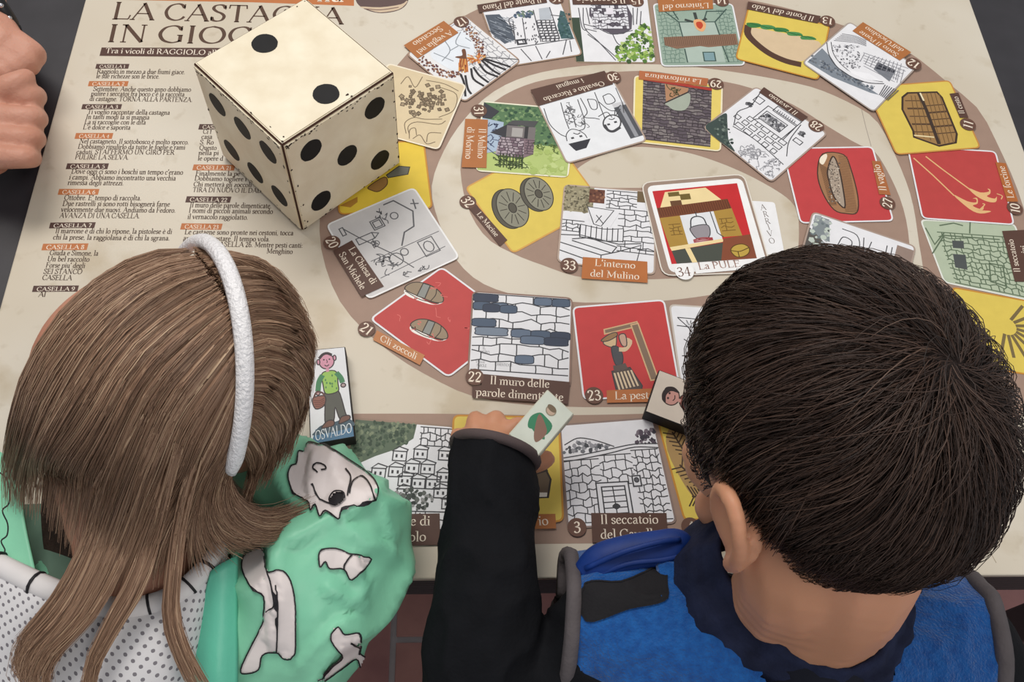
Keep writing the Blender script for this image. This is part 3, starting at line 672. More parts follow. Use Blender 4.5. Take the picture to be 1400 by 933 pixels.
def d28(a):
    a.fill(catmull([(.02, .62), (.12, .72), (.3, .92), (.45, 1), (.02, 1.0), (.0, .8)], 4, True), (62, 76, 72)); blobs(a, .02, .7, .36, .98, 50, [(48, 60, 58), (86, 100, 92), (120, 132, 124)], .01, .025, lambda u, v: v > .62 + u * .8)
    a.up()
    for (u0, v0, u1, v1) in ((.32, .22, .62, .38), (.36, .06, .7, .16), (.28, .14, .7, .44), (.1, .1, .2, .2), (.8, .3, .9, .36)): poly(a, rectp(u0, v0, u1, v1))
    a.fill(rectp(.34, .24, .60, .37), (140, 140, 144)); blobs(a, .34, .25, .6, .36, 50, [(60, 60, 64), (100, 100, 106), (200, 200, 204)], .012, .03)
    for (u, v) in ((.12, .28), (.82, .2)): blobs(a, u - .03, v - .03, u + .03, v + .03, 14, [(70, 70, 74), (110, 110, 114)], .012, .025)
    for k in range(6):
        for j in range(3): poly(a, rectp(.1 + k * .12 + R0.uniform(-.02, .02), .44 + j * .09, .18 + k * .12, .5 + j * .09), .0008) if R0.random() < .85 else None
    for P in ([(.08, .02), (.14, .3), (.1, .5), (.2, .7)], [(.72, .1), (.78, .4), (.9, .6)], [(.2, .72), (.5, .68), (.95, .72)], [(.3, .44), (.34, .38)], [(.7, .16), (.72, .44)]): curve(a, P)
    scrib(a, .5, .78, .72, .95, 26, (150, 150, 156), .0008, .05); scrib(a, .8, .76, .97, .97, 20, (160, 160, 166), .0007, .04)
    for k in range(9): a.line([(.4 + k * .03, .1), (.41 + k * .03, .15)], .0007, (90, 90, 96))
def d27(a):
    inv = px_in(a); P = lambda L: [inv(1060 + x / 5.83, 190 + y / 5.83) for (x, y) in L]
    shape(a, P([(375, 125), (540, 130), (600, 240), (660, 460), (655, 590), (570, 600), (470, 570), (380, 440), (335, 280)]), (160, 118, 84), (70, 50, 40), .0012); a.up()
    for k in range(34):
        t = k / 33; x0 = 350 + t * 90; a.line(P([(500 + t * 60, 140 + t * 440), (575 + t * 85, 150 + t * 440)]), .0007, (110, 78, 54)); a.line(P([(345 + t * 90, 200 + t * 330), (430 + t * 60, 250 + t * 280)]), .0007, (110, 78, 54))
    shape(a, P([(455, 145), (500, 220), (540, 400), (555, 555), (470, 470), (430, 350), (415, 260)]), (168, 152, 136), (60, 46, 40), .0014)
    a.up(); i0 = [P([(x, y)])[0] for (x, y) in [(470 + R0.uniform(-45, 45), R0.uniform(190, 520)) for _ in range(110)]]
    for p in i0: a.fill(circ(p[0], p[1], .009, n=5), R0.choice([(110, 98, 88), (200, 188, 172), (90, 78, 70)]))
    shape(a, P([(360, 150), (400, 125), (410, 150), (380, 210), (350, 190)]), (238, 226, 206))
def d10(a):
    inv = px_in(a); P = lambda L: [inv(1220 + x / 6.667, 190 + y / 6.667) for (x, y) in L]; c = (226, 182, 128)
    a.line(P([(300, 165), (450, 280), (700, 460)]), .0014, c); a.line(P([(190, 180), (370, 340), (560, 520)]), .0014, c)
    a.fill(P(catmull([(690, 450), (800, 490), (880, 480), (865, 455), (890, 465), (890, 500), (860, 525), (930, 545), (950, 525), (940, 575), (860, 570), (760, 520)], 3, True)), c)
    a.fill(P(catmull([(550, 510), (680, 570), (760, 580), (760, 550), (730, 545), (770, 540), (775, 590), (730, 610), (800, 640), (830, 620), (820, 650), (760, 650), (880, 655), (890, 665), (800, 680), (700, 640)], 3, True)), c)
    curve(a, P([(950, 500), (1000, 520), (990, 550)]), .001, c); curve(a, P([(820, 590), (840, 600), (800, 640)]), .001, c)
def d11(a):
    inv = px_in(a); P = lambda L: [inv(1080 + x / 4.24, x2 / 4.24) for (x, x2) in L]
    shape(a, P([(650, 570), (680, 545), (850, 540), (880, 570), (975, 780), (970, 830), (870, 850), (720, 800), (715, 765), (650, 640)]), (158, 122, 76), (64, 48, 38), .0022, smooth=False); a.up()
    for k in range(5):
        for L in ([(665 + k * 14, 590 + k * 45), (770 + k * 18, 590 + k * 45)], [(780 + k * 18, 620 + k * 40), (900 + k * 17, 610 + k * 40)]): a.line(P(L), .0022 if k % 2 else .0012, (84, 62, 44))
    for k in range(4):
        a.line(P([(700 + k * 22, 560), (740 + k * 40, 790 + k * 14)]), .0008, (110, 84, 52)); a.line(P([(790 + k * 24, 545), (880 + k * 26, 835)]), .0008, (110, 84, 52))
    a.up(); a.line(P([(740, 540), (790, 640), (870, 840)]), .0036, (64, 50, 42)); a.line(P([(752, 545), (775, 590)]), .0018, (238, 226, 190)); a.line(P([(720, 790), (840, 800)]), .0016, (230, 214, 170))
def d12(a):
    inv = px_in(a); P = lambda L: [inv(1090 + x / 6.667, 20 + y / 6.667) for (x, y) in L]
    a.fill(P([(85, 445), (220, 320), (330, 440), (480, 570), (720, 740), (640, 720), (300, 580)]), (128, 136, 146)); blobs(a, 0, 0, .01, .01, 0, BLUEG)
    for _ in range(150):
        t = R0.random(); x = 110 + t * 560 + R0.uniform(-20, 40); y = 440 + t * 260 + R0.uniform(-70, 20) * (1 - t * .6); p = P([(x, y)])[0]; a.fill(circ(p[0], p[1], R0.uniform(.008, .02), n=5), R0.choice([(96, 104, 116), (150, 156, 164), (110, 114, 120), (80, 88, 100)]))
    for _ in range(170):
        x, y = R0.uniform(310, 560), R0.uniform(290, 500); 
        if y > 330 + (x - 300) * .75 + 60: continue
        p = P([(x, y)])[0]; a.fill(circ(p[0], p[1], R0.uniform(.006, .014), n=5), R0.choice([(80, 80, 86), (130, 130, 136), (190, 190, 196)]))
    a.up(); C = P([(262, 270), (280, 380), (350, 490), (480, 580), (620, 630), (770, 640)]); C2 = P([(300, 265), (320, 370), (390, 470), (500, 550), (640, 600), (760, 625)])
    a.fill(C + C2[::-1], (230, 230, 234)); a.up(); curve(a, C); curve(a, C2)
    a.fill(P([(430, 500), (520, 530), (640, 550), (750, 620), (600, 600), (480, 545)]), (238, 238, 242)); a.fill(P([(720, 445), (885, 520), (820, 620), (680, 510)]), (120, 124, 132)); a.fill(P([(720, 445), (885, 520), (860, 545), (690, 505)]), (56, 58, 66)); a.up()
    for k in range(9): a.line(P([(560 + k * 20, 370 + k * 2), (1040 - k * 25, 540 + k * 26)] if False else [(600 + k * 45, 370 + k * 18), (560 + k * 45, 440 + k * 24)]), .0006, (120, 120, 128))
    for k in range(8): a.line(P([(700 + k * 34, 390 + k * 10), (650 + k * 34, 420 + k * 30)]), .0006, (130, 130, 138))
    for k in range(6): a.line(P([(590, 360 + k * 24), (1000 - k * 26, 505 + k * 24)]), .0005, (140, 140, 148)); curve(a, P([(400 - k * 15, 190 + k * 12), (520, 210 + k * 12), (620, 250 + k * 10)]), .0006, (120, 120, 126))
    for k in range(7): a.line(P([(720 + k * 12, 740 + k * 8), (780 + k * 20, 650 + k * 8)]), .0009, (90, 90, 96))
def d13(a):
    inv = px_in(a); P = lambda L: [inv(880 + x / 5.385, y / 5.385) for (x, y) in L]
    a.fill(P(catmull([(785, 215), (950, 235), (1290, 310), (1260, 380), (1170, 450), (1000, 420), (880, 350), (790, 270)], 3, True)), (214, 190, 156)); a.up()
    a.line(P(catmull([(768, 195), (765, 260), (830, 330), (930, 400), (1050, 450), (1165, 475)], 4)), .0075, (84, 58, 46)); a.up()
    for (x, y, w) in ((800, 190, 46), (900, 205, 40), (1000, 225, 34), (1100, 255, 30), (1200, 285, 24)):
        a.fill(P(catmull([(x - 40, y - 14), (x + 40, y - 10), (x + 70, y + 12), (x, y + w * .5), (x - 40, y + 8)], 3, True)), R0.choice([(58, 122, 66), (74, 138, 80)]))
    for k in range(7): a.line(P([(780 + k * 70, 178 + k * 16), (850 + k * 70, 200 + k * 16)]), .0012, (44, 102, 54))
def d14(a):
    T = (154, 176, 162); L = (64, 86, 80)
    a.up(); stones(a, .02, .04, .28, .96, 14, 4, c=(110, 134, 122), w=.0008); stones(a, .78, .1, .98, .96, 13, 4, c=(110, 134, 122), w=.0008)
    a.fill([(.28, .3), (.74, .3), (.78, .96), (.3, .96)], (172, 188, 178)); a.up(); a.fill([(.06, .55), (.98, .50), (.98, .68), (.6, .72), (.5, .70), (.2, .74), (.06, .68)], (136, 104, 84)); a.up()
    for k in range(36): a.line([(.07 + k * .025, .55 - k * .001), (.075 + k * .025, .70 - k * .0005)], .0006, (104, 78, 62))
    for P in ([(.28, .3), (.74, .3)], [(.28, .3), (.3, .55)], [(.74, .3), (.77, .52)], [(.74, .3), (.92, .08)], [(.28, .3), (.12, .12)], [(.3, .74), (.31, .96)], [(.78, .7), (.82, .96)], [(.22, .1), (.28, .26)], [(.6, .28), (.66, .12), (.88, .12)]): poly(a, P, .0013, L, False)
    a.fill(rectp(.52, .8, .66, .94), (126, 156, 162)); poly(a, rectp(.52, .8, .66, .94), .0013, L); a.line([(.5, .14), (.51, .28)], .0034, (60, 66, 64)); a.line([(.36, .26), (.46, .3)], .003, (60, 66, 64)); a.line([(.64, .24), (.56, .3)], .003, (60, 66, 64))
    a.up(); shape(a, [(.47, .28), (.56, .26), (.62, .34), (.57, .46), (.49, .42)], (226, 170, 120)); shape(a, [(.5, .31), (.56, .3), (.58, .36), (.54, .42), (.5, .38)], (190, 70, 44))
def d15(a):
    a.fill(rectp(.0, .35, .1, 1), (60, 74, 60)); a.fill(catmull([(.24, .2), (.72, .14), (.75, .52), (.5, .6), (.3, .45)], 2, True), (92, 86, 96)); a.up()
    stones(a, .26, .16, .72, .52, 8, 9, c=(70, 64, 74), w=.0009, fills=[(222, 222, 228)], pf=.75); a.up(); a.fill(rectp(.45, .2, .54, .3), (228, 224, 232))
    for P in ([(.1, .2), (.12, .5), (.18, .55)], [(.16, .2), (.15, .5), (.3, .7), (.5, .98)], [(.2, .2), (.22, .45)], [(.15, .45), (.3, .5), (.5, .6), (.76, .54)], [(.16, .52), (.3, .56)], [(.18, .6), (.35, .76), (.55, .98)], [(.8, .2), (.78, .46)], [(.86, .2), (.82, .45)], [(.9, .25), (.86, .5)], [(.5, .6), (.54, .72), (.6, .78)]): curve(a, P, .0010, (80, 80, 86))
    blobs(a, .52, .45, .99, .99, 280, [(112, 150, 66), (144, 178, 84), (84, 118, 56), (176, 196, 120), (64, 92, 48)], .014, .035, lambda u, v: v > 1.15 - u * .85 and v > .82 - (u - .5) * .9)
def d16(a):
    inv = px_in(a); P = lambda L: [inv(640 + x / 5.385, y / 5.385) for (x, y) in L]
    a.fill(P([(125, 115), (230, 110), (310, 200), (350, 300), (270, 330), (170, 250)]), (84, 92, 104)); a.fill(P([(680, 85), (710, 95), (785, 300), (690, 300), (660, 200)]), (66, 96, 100)); a.fill(P([(520, 70), (600, 60), (620, 150), (530, 160)]), (182, 188, 196)); a.up()
    for _ in range(60):
        x, y = R0.uniform(340, 480), R0.uniform(90, 135); p = P([(x, y)])[0]; a.fill(circ(p[0], p[1], R0.uniform(.01, .025), n=5), R0.choice([(98, 116, 140), (110, 130, 112), (70, 84, 104)]))
    for _ in range(40):
        x, y = R0.uniform(140, 320), R0.uniform(130, 310); p = P([(x, y)])[0]; a.line([p, (p[0] + .07, p[1] + .06)], .0010, R0.choice([(150, 158, 168), (56, 62, 72), (110, 118, 130)]))
    for _ in range(30):
        x, y = R0.uniform(670, 760), R0.uniform(110, 290); p = P([(x, y)])[0]; a.fill(circ(p[0], p[1], R0.uniform(.01, .022), n=5), R0.choice([(46, 78, 80), (92, 122, 122), (56, 90, 84)]))
    a.up()
    for r in range(8):
        for k in range(4): 
            x = 505 + k * 34 + r * 6 + R0.uniform(-6, 6); y = 160 + r * 20; poly(a, P([(x, y), (x + 28, y - 2), (x + 30, y + 15), (x + 2, y + 17)]), .0009, (70, 70, 76))
    for L in ([(330, 160), (350, 330)], [(400, 140), (430, 330)], [(480, 80), (540, 320)], [(600, 60), (680, 300)], [(270, 370), (500, 340), (790, 300)], [(390, 370), (470, 460)], [(500, 350), (550, 450)], [(730, 310), (705, 420)], [(755, 315), (770, 400)], [(580, 440), (610, 390)], [(330, 130), (300, 160), (340, 260)], [(610, 120), (700, 130)]): curve(a, P(L), .0010, (80, 80, 86))
    poly(a, P([(360, 305), (420, 300), (430, 330), (370, 335)]), .0022, (60, 60, 66))
    for _ in range(26): x, y = R0.uniform(350, 540), R0.uniform(170, 330); a.line(P([(x, y), (x + R0.uniform(-8, 8), y + 14)]), .0012, (90, 90, 96))
def d17(a):
    inv = px_in(a); P = lambda L: [inv(540 + x / 6.222, y / 6.222) for (x, y) in L]
    stones(a, .45, .02, .98, .98, 9, 7, c=(150, 150, 156), w=.0008); a.up()
    a.fill(P(catmull([(300, 470), (430, 330), (560, 270), (640, 330), (680, 440), (620, 560), (530, 620), (400, 560)], 3, True)), (226, 232, 240)); a.up()
    for L in ([(330, 460), (500, 530)], [(420, 350), (470, 440), (400, 530)], [(560, 280), (520, 380), (640, 420)], [(470, 440), (540, 400)], [(600, 330), (650, 360)]): curve(a, P(L), .001, (140, 146, 154))
    for _ in range(170):
        t = R0.random(); Lp = [(230, 520), (330, 590), (450, 640), (560, 640)] if R0.random() < .5 else [(620, 250), (690, 330), (730, 430), (740, 500)]
        c = catmull(Lp, 8); x, y = c[int(t * (len(c) - 1))]; p = P([(x + R0.uniform(-36, 36), y + R0.uniform(-30, 30))])[0]; a.fill(circ(p[0], p[1], R0.uniform(.008, .02), n=5), R0.choice([(132, 84, 62), (104, 62, 60), (160, 120, 90), (90, 56, 66)]))
    a.up()
    for _ in range(60):
        x = R0.uniform(545, 620); y = R0.uniform(490, 560); a.line(P([(x, y), (x + R0.uniform(-14, 8), y + 70)]), .0012, R0.choice([(196, 116, 54), (150, 78, 40), (220, 168, 96), (120, 60, 44)]))
    for _ in range(70):
        t = R0.uniform(-.4, 1.3); x, y = 690, 500; r = R0.uniform(10, 70); a.line(P([(x + r * cos(t * 3), y + r * .6 * sin(t * 3)), (x + (r + 24) * cos(t * 3), y + (r + 24) * .6 * sin(t * 3))]), .0014, R0.choice([(206, 120, 58), (170, 90, 44), (224, 176, 110)]))
    a.up()
    for L in ([(560, 640), (590, 720), (600, 830)], [(600, 650), (620, 760), (650, 810)], [(650, 590), (670, 680), (760, 740)], [(670, 580), (720, 650), (800, 710)], [(720, 550), (780, 620), (880, 660)], [(740, 520), (830, 600), (900, 640)], [(750, 510), (850, 560), (950, 600)], [(760, 505), (880, 540), (990, 575)]): curve(a, P(L), .0022, (44, 42, 46))
    shape(a, P([(570, 435), (600, 430), (610, 490), (600, 510), (520, 500), (525, 490), (575, 480)]), (112, 72, 50))
    curve(a, P([(770, 495), (900, 500), (1060, 510)]), .001, (90, 90, 96))
def d18(a):
    G = (120, 104, 82); inv = px_in(a); P = lambda L: [inv(430 + x / 4.055, 80 + y / 4.055) for (x, y) in L]
    for _ in range(70):
        x, y = R0.gauss(610, 70), R0.gauss(240, 45)
        if not 480 < x < 745 or not 150 < y < 340: continue
        p = P([(x, y)])[0]; t = R0.random() * 2; s = R0.uniform(.016, .036); Q = [(p[0] + s * cos(t + k * pi / 2), p[1] + s * sin(t + k * pi / 2)) for k in range(4)]; a.fill(Q, R0.choice([(146, 128, 104), (128, 110, 88), (160, 142, 116)])); a.line(Q, .0008, (96, 82, 64), closed=True)
    for L in ([(480, 150), (520, 110), (560, 170), (600, 110)], [(700, 170), (790, 210), (780, 300), (700, 340)], [(520, 430), (510, 370), (560, 340), (620, 350), (720, 350)], [(540, 440), (530, 390), (580, 365), (700, 380), (740, 360)], [(540, 460), (540, 410), (570, 400), (580, 440)], [(640, 480), (650, 430), (720, 430)], [(620, 130), (720, 150), (800, 190)], [(560, 460), (600, 440), (640, 490), (690, 480)]): curve(a, P(L), .0008, G)
def d19(a):
    inv = px_in(a); P = lambda L: [inv(430 + x / 4.055, 80 + y / 4.055) for (x, y) in L]
    shape(a, P([(400, 650), (470, 600), (530, 605), (520, 645), (410, 665)]), (104, 104, 92), (60, 56, 44), smooth=False); shape(a, P([(300, 715), (390, 660), (405, 700), (360, 740), (320, 735)]), (150, 112, 60), (90, 64, 34))
    a.fill(P([(140, 820), (240, 770), (240, 800), (200, 830)]), (176, 128, 52))
def d24(a):
    for L in ([(.06, .14), (.6, .16)], [(.06, .14), (.2, .3), (.25, .5), (.4, .6)], [(.04, .24), (.5, .27)], [(.1, .4), (.25, .5)], [(.05, .6), (.25, .58)], [(.05, .78), (.6, .8)]): curve(a, L)
    p0 = Vector(a.xf(.15, .24)); text(a, 'Mo', p0, (Vector(a.xf(.25, .24)) - p0) * .06, (Vector(a.xf(.15, .14)) - p0) * .07, LINE, 2)
def d26(a):
    a.fill([(.02, .02), (.16, .02), (.22, .3), (.03, .3)], (130, 138, 142)); a.fill([(0, .2), (.2, .35), (.2, .5), (0, .5)], (88, 84, 80)); blobs(a, .03, .03, .2, .45, 40, [(110, 120, 124), (160, 166, 168), (80, 84, 86), (190, 200, 190)], .015, .04)
    a.up()
    for P in ([(.3, .08), (.45, .1), (.5, .25), (.42, .35)], [(.3, .3), (.33, .18), (.42, .2), (.42, .32)], [(.52, .1), (.55, .3)], [(.6, .12), (.58, .3)], [(.75, .1), (.76, .4)], [(.8, .1), (.81, .4)]): curve(a, P)
    a.fill(rectp(.84, .05, 1, .4), (150, 130, 120))
def d9(a):
    a.up(); L = (96, 112, 90)
    inv = px_in(a); P = lambda Q: [inv(1040 + x / 3.111, 180 + y / 3.111) for (x, y) in Q]
    stones(a, .12, .18, .92, .98, 11, 10, c=L, w=.0010); a.fill(P([(815, 460), (865, 460), (868, 490), (820, 490)]), (80, 84, 84)); a.fill(P([(820, 515), (875, 515), (885, 575), (830, 570)]), (80, 84, 84)); a.up()
    for Q in ([(700, 410), (740, 480), (780, 430)], [(730, 520), (780, 440), (1020, 450)], [(980, 540), (1040, 545), (1060, 620), (990, 610), (980, 540)], [(890, 430), (890, 380)], [(760, 400), (820, 390), (860, 400)]): poly(a, P(Q), .0013, L, False)
def d2(a):
    inv = px_in(a); P = lambda L: [inv(600 + x / 3.589, 540 + y / 3.589) for (x, y) in L]
    shape(a, P([(470, 400), (520, 385), (540, 430), (525, 520), (470, 520)]), (104, 90, 74), (60, 54, 50), .0016, smooth=False); a.fill(P([(475, 495), (522, 497), (520, 518), (474, 518)]), (230, 226, 214))
    curve(a, P([(480, 400), (500, 340), (525, 390)]), .0016, (60, 54, 50))
def d4(a):
    a.fill(catmull([(.1, .06), (.5, .0), (1, .1), (1, .98), (.3, .98), (.02, .4)], 4, True), (174, 142, 92)); a.up()
    for (u, v, du, dv) in ((.12, .1, .1, .3), (.1, .45, .2, .25), (.14, .78, .22, .04)):
        a.line([(u, v), (u + du, v + dv)], .0014, (70, 54, 40))
        for k in range(6):
            t = .1 + k * .15; x, y = u + du * t, v + dv * t; l = .11 * (1 - .4 * t)
            n = Vector((-dv, du)).normalized() * l; e = Vector((du, dv)).normalized() * l * .6
            a.line([(x, y), (x + n.x - e.x, y + n.y - e.y)], .0011, (70, 54, 40)); a.line([(x, y), (x - n.x - e.x, y - n.y - e.y)], .0011, (70, 54, 40))
def d8(a):
    for k in range(9):
        t = k * .35 - .9; a.line([(.55 + .12 * cos(t), .4 + .12 * sin(t)), (.55 + .42 * cos(t), .4 + .42 * sin(t))], .0030, (120, 104, 70))
YB = (198, 140, 56); GB = (150, 128, 112)
def st(q, lines, c=BROWN, t=TXT): return (q, lines, c, t)
def bd(x, y, r, ang=0.0, c=(104, 74, 62), t=TXT): return (x, y, r, ang, c, t)
NUP = pi + .0
square(1, [(484, 572), (624, 583), (617, 731), (455, 729)], GB, WHITE, d1, 1, strip=st([(497, 705), (601, 703), (602, 746), (495, 748)], ['Il Paese di', 'Raggiolo']), badge=bd(478, 728, 13), label='pencil view of a hillside village')
square(2, [(619, 568), (765, 571), (771, 715), (612, 719)], YB, YEL, d2, 2, strip=st([(640, 706), (759, 704), (760, 724), (641, 727)], ['                   io'], ORANGE), badge=bd(622, 718, 13))
square(3, [(764, 581), (893, 571), (926, 717), (775, 724)], (140, 120, 112), (228, 228, 232), d3, 1, strip=st([(807.8, 702.5), (910.7, 702.5), (913, 741), (809.5, 743)], ['Il seccatoio', 'del Cavall  ']), badge=bd(788.5, 722, 13), label='ink drawing of a stone drying house with a door')
square(4, [(898, 577), (1020, 570), (1062, 700), (935, 714)], YB, YEL, d4, 0, badge=bd(944, 721, 13))
square(8, [(1300, 392), (1420, 414), (1446, 520), (1322, 500)], YB, YEL, d8, 0)
square(9, [(1257, 300), (1388, 306), (1418, 414), (1290, 387)], (226, 228, 220), (178, 190, 166), d9, 0, strip=st([(1387, 386), (1369.5, 316.6), (1402, 315), (1414, 386)], ['Il seccatoio', '       ini']))
square(10, [(1238.8, 199.8), (1361, 207.3), (1387, 309), (1259.8, 300)], WHITE, RED, d10, 1, strip=st([(1376, 277), (1360, 223), (1374, 224.5), (1391, 277)], ['Le forcine'], (176, 104, 54)), badge=bd(1386.5, 286, 10.5, 1.35), label='red square with two wooden forks')
square(11, [(1181.4, 120), (1298, 111), (1340.6, 204), (1224, 213.4)], (196, 138, 70), YEL, d11, 2, strip=st([(1311, 163), (1297, 130), (1309, 128.5), (1323, 163)], ['Il cesto']), badge=bd(1322, 172, 10.5, 1.2), label='yellow square with a woven basket')
square(12, [(1160.5, 31), (1253, 93.5), (1193.5, 156), (1095, 88)], (170, 158, 150), WHITE, d12, 3, strip=st([(1228.7, 85.2), (1164.2, 44.7), (1178.5, 32.7), (1244.5, 74)], ['Sotto Il Ponte', "dell'Usciolino"], ORANGE), badge=bd(1247.5, 89.7, 10.5, 2.4))
square(13, [(1022, 11), (1134.4, 36), (1118.6, 111.4), (1004.4, 82)], YB, YEL, d13, 2, strip=st([(1117, 34), (1020, 14.5), (1022, 4), (1121.4, 24)], ['Il Ponte del Vado']), badge=bd(1130.7, 30.6, 10, 2.85), label='yellow square with a brown arched bridge')
square(14, [(892, 5.5), (1001.6, 5.5), (1019, 90.5), (904, 92)], WHITE, (150, 170, 156), d14, 1, strip=st([(974.7, 13.5), (900.4, 17.6), (898, -6), (973, -9)], ["L'interno del", 'Seccatoio'], ORANGE), badge=bd(986, 3, 10, pi), label='green and grey view into a drying room')
square(15, [(776, -8), (886, -8), (898, 87), (786, 86)], (150, 132, 110), WHITE, d15, 0, strip=st([(862, 7), (783, 7), (781, -8), (860, -8)], ['Il Seccatoio']), badge=bd(870, 2.8, 10, pi))
square(16, [(655, 8), (764, -5), (797, 76), (686, 94)], (158, 132, 112), WHITE, d16, 1, strip=st([(748, 5), (655, 18.6), (652, 8), (745, -7)], ['Il Ponte del Piano']), badge=bd(760, 0, 10, pi + .12))
square(17, [(555, 75.5), (635, 21), (713, 85), (635, 142)], (166, 140, 122), (228, 228, 230), d17, 2, strip=st([(626.8, 46.6), (571.3, 82), (552, 64), (606.7, 30.5)], ['A veglia nel', 'Seccatoio'], ORANGE), badge=bd(630.8, 32, 10.5, pi + .6), label='fireside scene before a stone arch')
square(18, [(530, 88), (638.4, 118), (600, 207.5), (492.7, 178)], (238, 228, 208), (216, 198, 164), d18, 3, label='sand coloured village map')
square(19, [(455, 200), (580, 192), (592, 286), (463, 295)], YB, (226, 196, 66), d19, 1)
square(20, [(445.4, 308.6), (566.3, 257), (629.3, 353.6), (503.3, 411.4)], (236, 236, 236), (206, 204, 204), d20, 2, strip=st([(481.4, 330.4), (525, 393.4), (494.3, 407.6), (455.7, 344.6)], ['La Chiesa di', 'San Michele']), badge=bd(454.4, 333.5, 11.5, -1.05), label='pale grey square with pencil marks')
square(21, [(504.6, 437), (604, 365), (709, 443), (613, 518)], WHITE, (188, 72, 70), d21b, 1, strip=st([(515.4, 453), (581, 487), (574, 500.5), (510, 466)], ['Gli zoccoli'], (188, 126, 82)), badge=bd(501.4, 451, 12, -.6), label='red square with two clogs')
square(22, [(645.5, 398.7), (783, 408.3), (780, 533), (638, 523.5)], (142, 116, 104), (226, 226, 230), d22, 2, badge=bd(649, 517, 12.5, -.08), label='stone wall with grey-blue stones')
square(23, [(781.8, 420.3), (908.3, 410), (932, 541), (796.8, 548.3)], WHITE, (194, 66, 66), d23, 1, strip=st([(829, 535), (922, 531), (924, 550), (829.5, 552)], ['La pesta     '], (182, 112, 66)), badge=bd(811.8, 541.8, 12.5, .05), label='red square with a figure on a ladder frame')
square(24, [(914, 416), (1036, 424), (1050, 540), (931, 537)], (200, 190, 180), WHITE, d24, 0)
square(26, [(1110, 290), (1252, 338), (1226, 446), (1080, 396)], (170, 150, 138), WHITE, d26, 2)
square(27, [(1068, 203), (1193, 201), (1222, 303.5), (1093.4, 306.6)], WHITE, (192, 68, 70), d27, 1, strip=st([(1201, 267), (1191, 221), (1203, 222), (1217, 268)], ['Il vaglio'], (170, 104, 62)), badge=bd(1212.6, 279, 10.5, 1.25), label='red square with a long sieve basket')
square(28, [(1033, 119), (1131.7, 184), (1054, 251.6), (959.8, 176)], (170, 150, 138), WHITE, d28, 2, strip=st([(1096, 168), (1037, 128), (1043.7, 121), (1104, 162)], ['Il Lavatoio']), badge=bd(1115, 174, 10.5, 2.45))
square(29, [(866.6, 103.5), (988, 117), (985.7, 208.5), (864.5, 195)], (236, 226, 196), (226, 204, 110), d29, 1, strip=st([(966, 119), (872.8, 109.7), (873.8, 97.9), (968, 108.6)], ['La rinfornatura'], (178, 106, 68)), badge=bd(978.4, 116, 10.5, pi - .15), label='grey stone oven with an opening')
square(30, [(725, 125.7), (835, 104), (885, 194), (774.3, 226)], (176, 156, 142), (230, 232, 236), d30, 2, strip=st([(838, 117), (735.7, 147), (725, 124.7), (826, 98.7)], ['Osvaldo e Riccardo', 'i mugnai']), badge=bd(838, 107.4, 10.5, pi + .27), label='ink drawing of two millers, one in a black hat')
square(31, [(659.5, 139), (787, 150), (777, 244), (650, 235)], (236, 232, 210), (178, 196, 120), d31, 1, strip=st([(667, 165), (665, 231), (631, 230), (636, 163.7)], ['Il Mulino', 'di Morino'], ORANGE), badge=bd(654.7, 152.7, 11, -1.5), label='green watercolour of a mill')
square(32, [(635, 257), (759, 190), (825, 280), (701, 348)], (210, 160, 84), YEL, d32, 0, strip=st([(649.8, 279), (693.6, 329), (683.3, 337.4), (640.8, 285.4)], ['Le Macine']), badge=bd(639.6, 277, 11.5, -.95), label='yellow square with two millstones')
square(33, [(771, 252.7), (898, 263), (895.6, 377.4), (761, 359.4)], (180, 160, 146), (228, 228, 232), d33, 1, strip=st([(796.6, 352.7), (884.6, 359), (885, 388), (794.7, 382)], ["L'interno", 'del Mulino'], (182, 110, 60)), badge=bd(778, 364, 12, -.1))
s34 = square(34, [(875.4, 250.6), (1017, 238.7), (1056, 374), (905, 379)], (226, 220, 210), (156, 134, 120), None, 2, bw=.0012, rnd=.010, label='framed final square with a hearth and cooking pot')
z34 = ZB + .0003 + 2 * .00062
a = Art(z=z34 + .00006); a.fill(rquad([U(*p) for p in ((883.4, 256), (1013.7, 245), (1050, 368), (915.4, 374.5))], .007), (240, 240, 240), raw=True); a.build('white_frame', s34)
a = Art(bilin([U(*p) for p in ((891.4, 263), (1007, 252), (1034, 354.6), (917.7, 362.6))]), z=z34 + .0001); R0.seed(34); d34(a); a.build('drawing', s34)
a = Art(z=z34 + .0005); a.fill([U(*p) for p in ((948, 366), (1050, 357), (1054, 367), (951, 376))], (240, 240, 240), raw=True); a.up()
text_px(a, 'La PULE', (954.5, 370.5), (1012, 366.5), 9.5, (150, 110, 96), 3); a.up()
c = Vector(U(935, 373)); rr = (Vector(U(948, 373)) - c).length; a.fill(circ(c.x, c.y, rr, n=24), (244, 244, 244), raw=True); a.up(); text_px(a, '34', (926, 380), (945, 378.5), 13, (120, 92, 82), 4); a.build('number_badge', s34)
a = Art(z=ZB + .0004); a.fill(rquad([U(*p) for p in ((1026, 275), (1059, 277), (1072, 345), (1042, 350))], .003), (236, 236, 238), raw=True); a.up()
for ch, x, y in zip('ARRIVO', (1044, 1047.5, 1050, 1052, 1053.5, 1056), (284, 293.5, 303, 311, 320, 330)):
    wd = text_width(ch) * .78; text_px(a, ch, (x - wd / 2, y + 3.6), (x + wd / 2, y + 3.2), 7.6, (120, 110, 104), 3)
a.build('finish_tab', board, 'white tab reading ARRIVO')
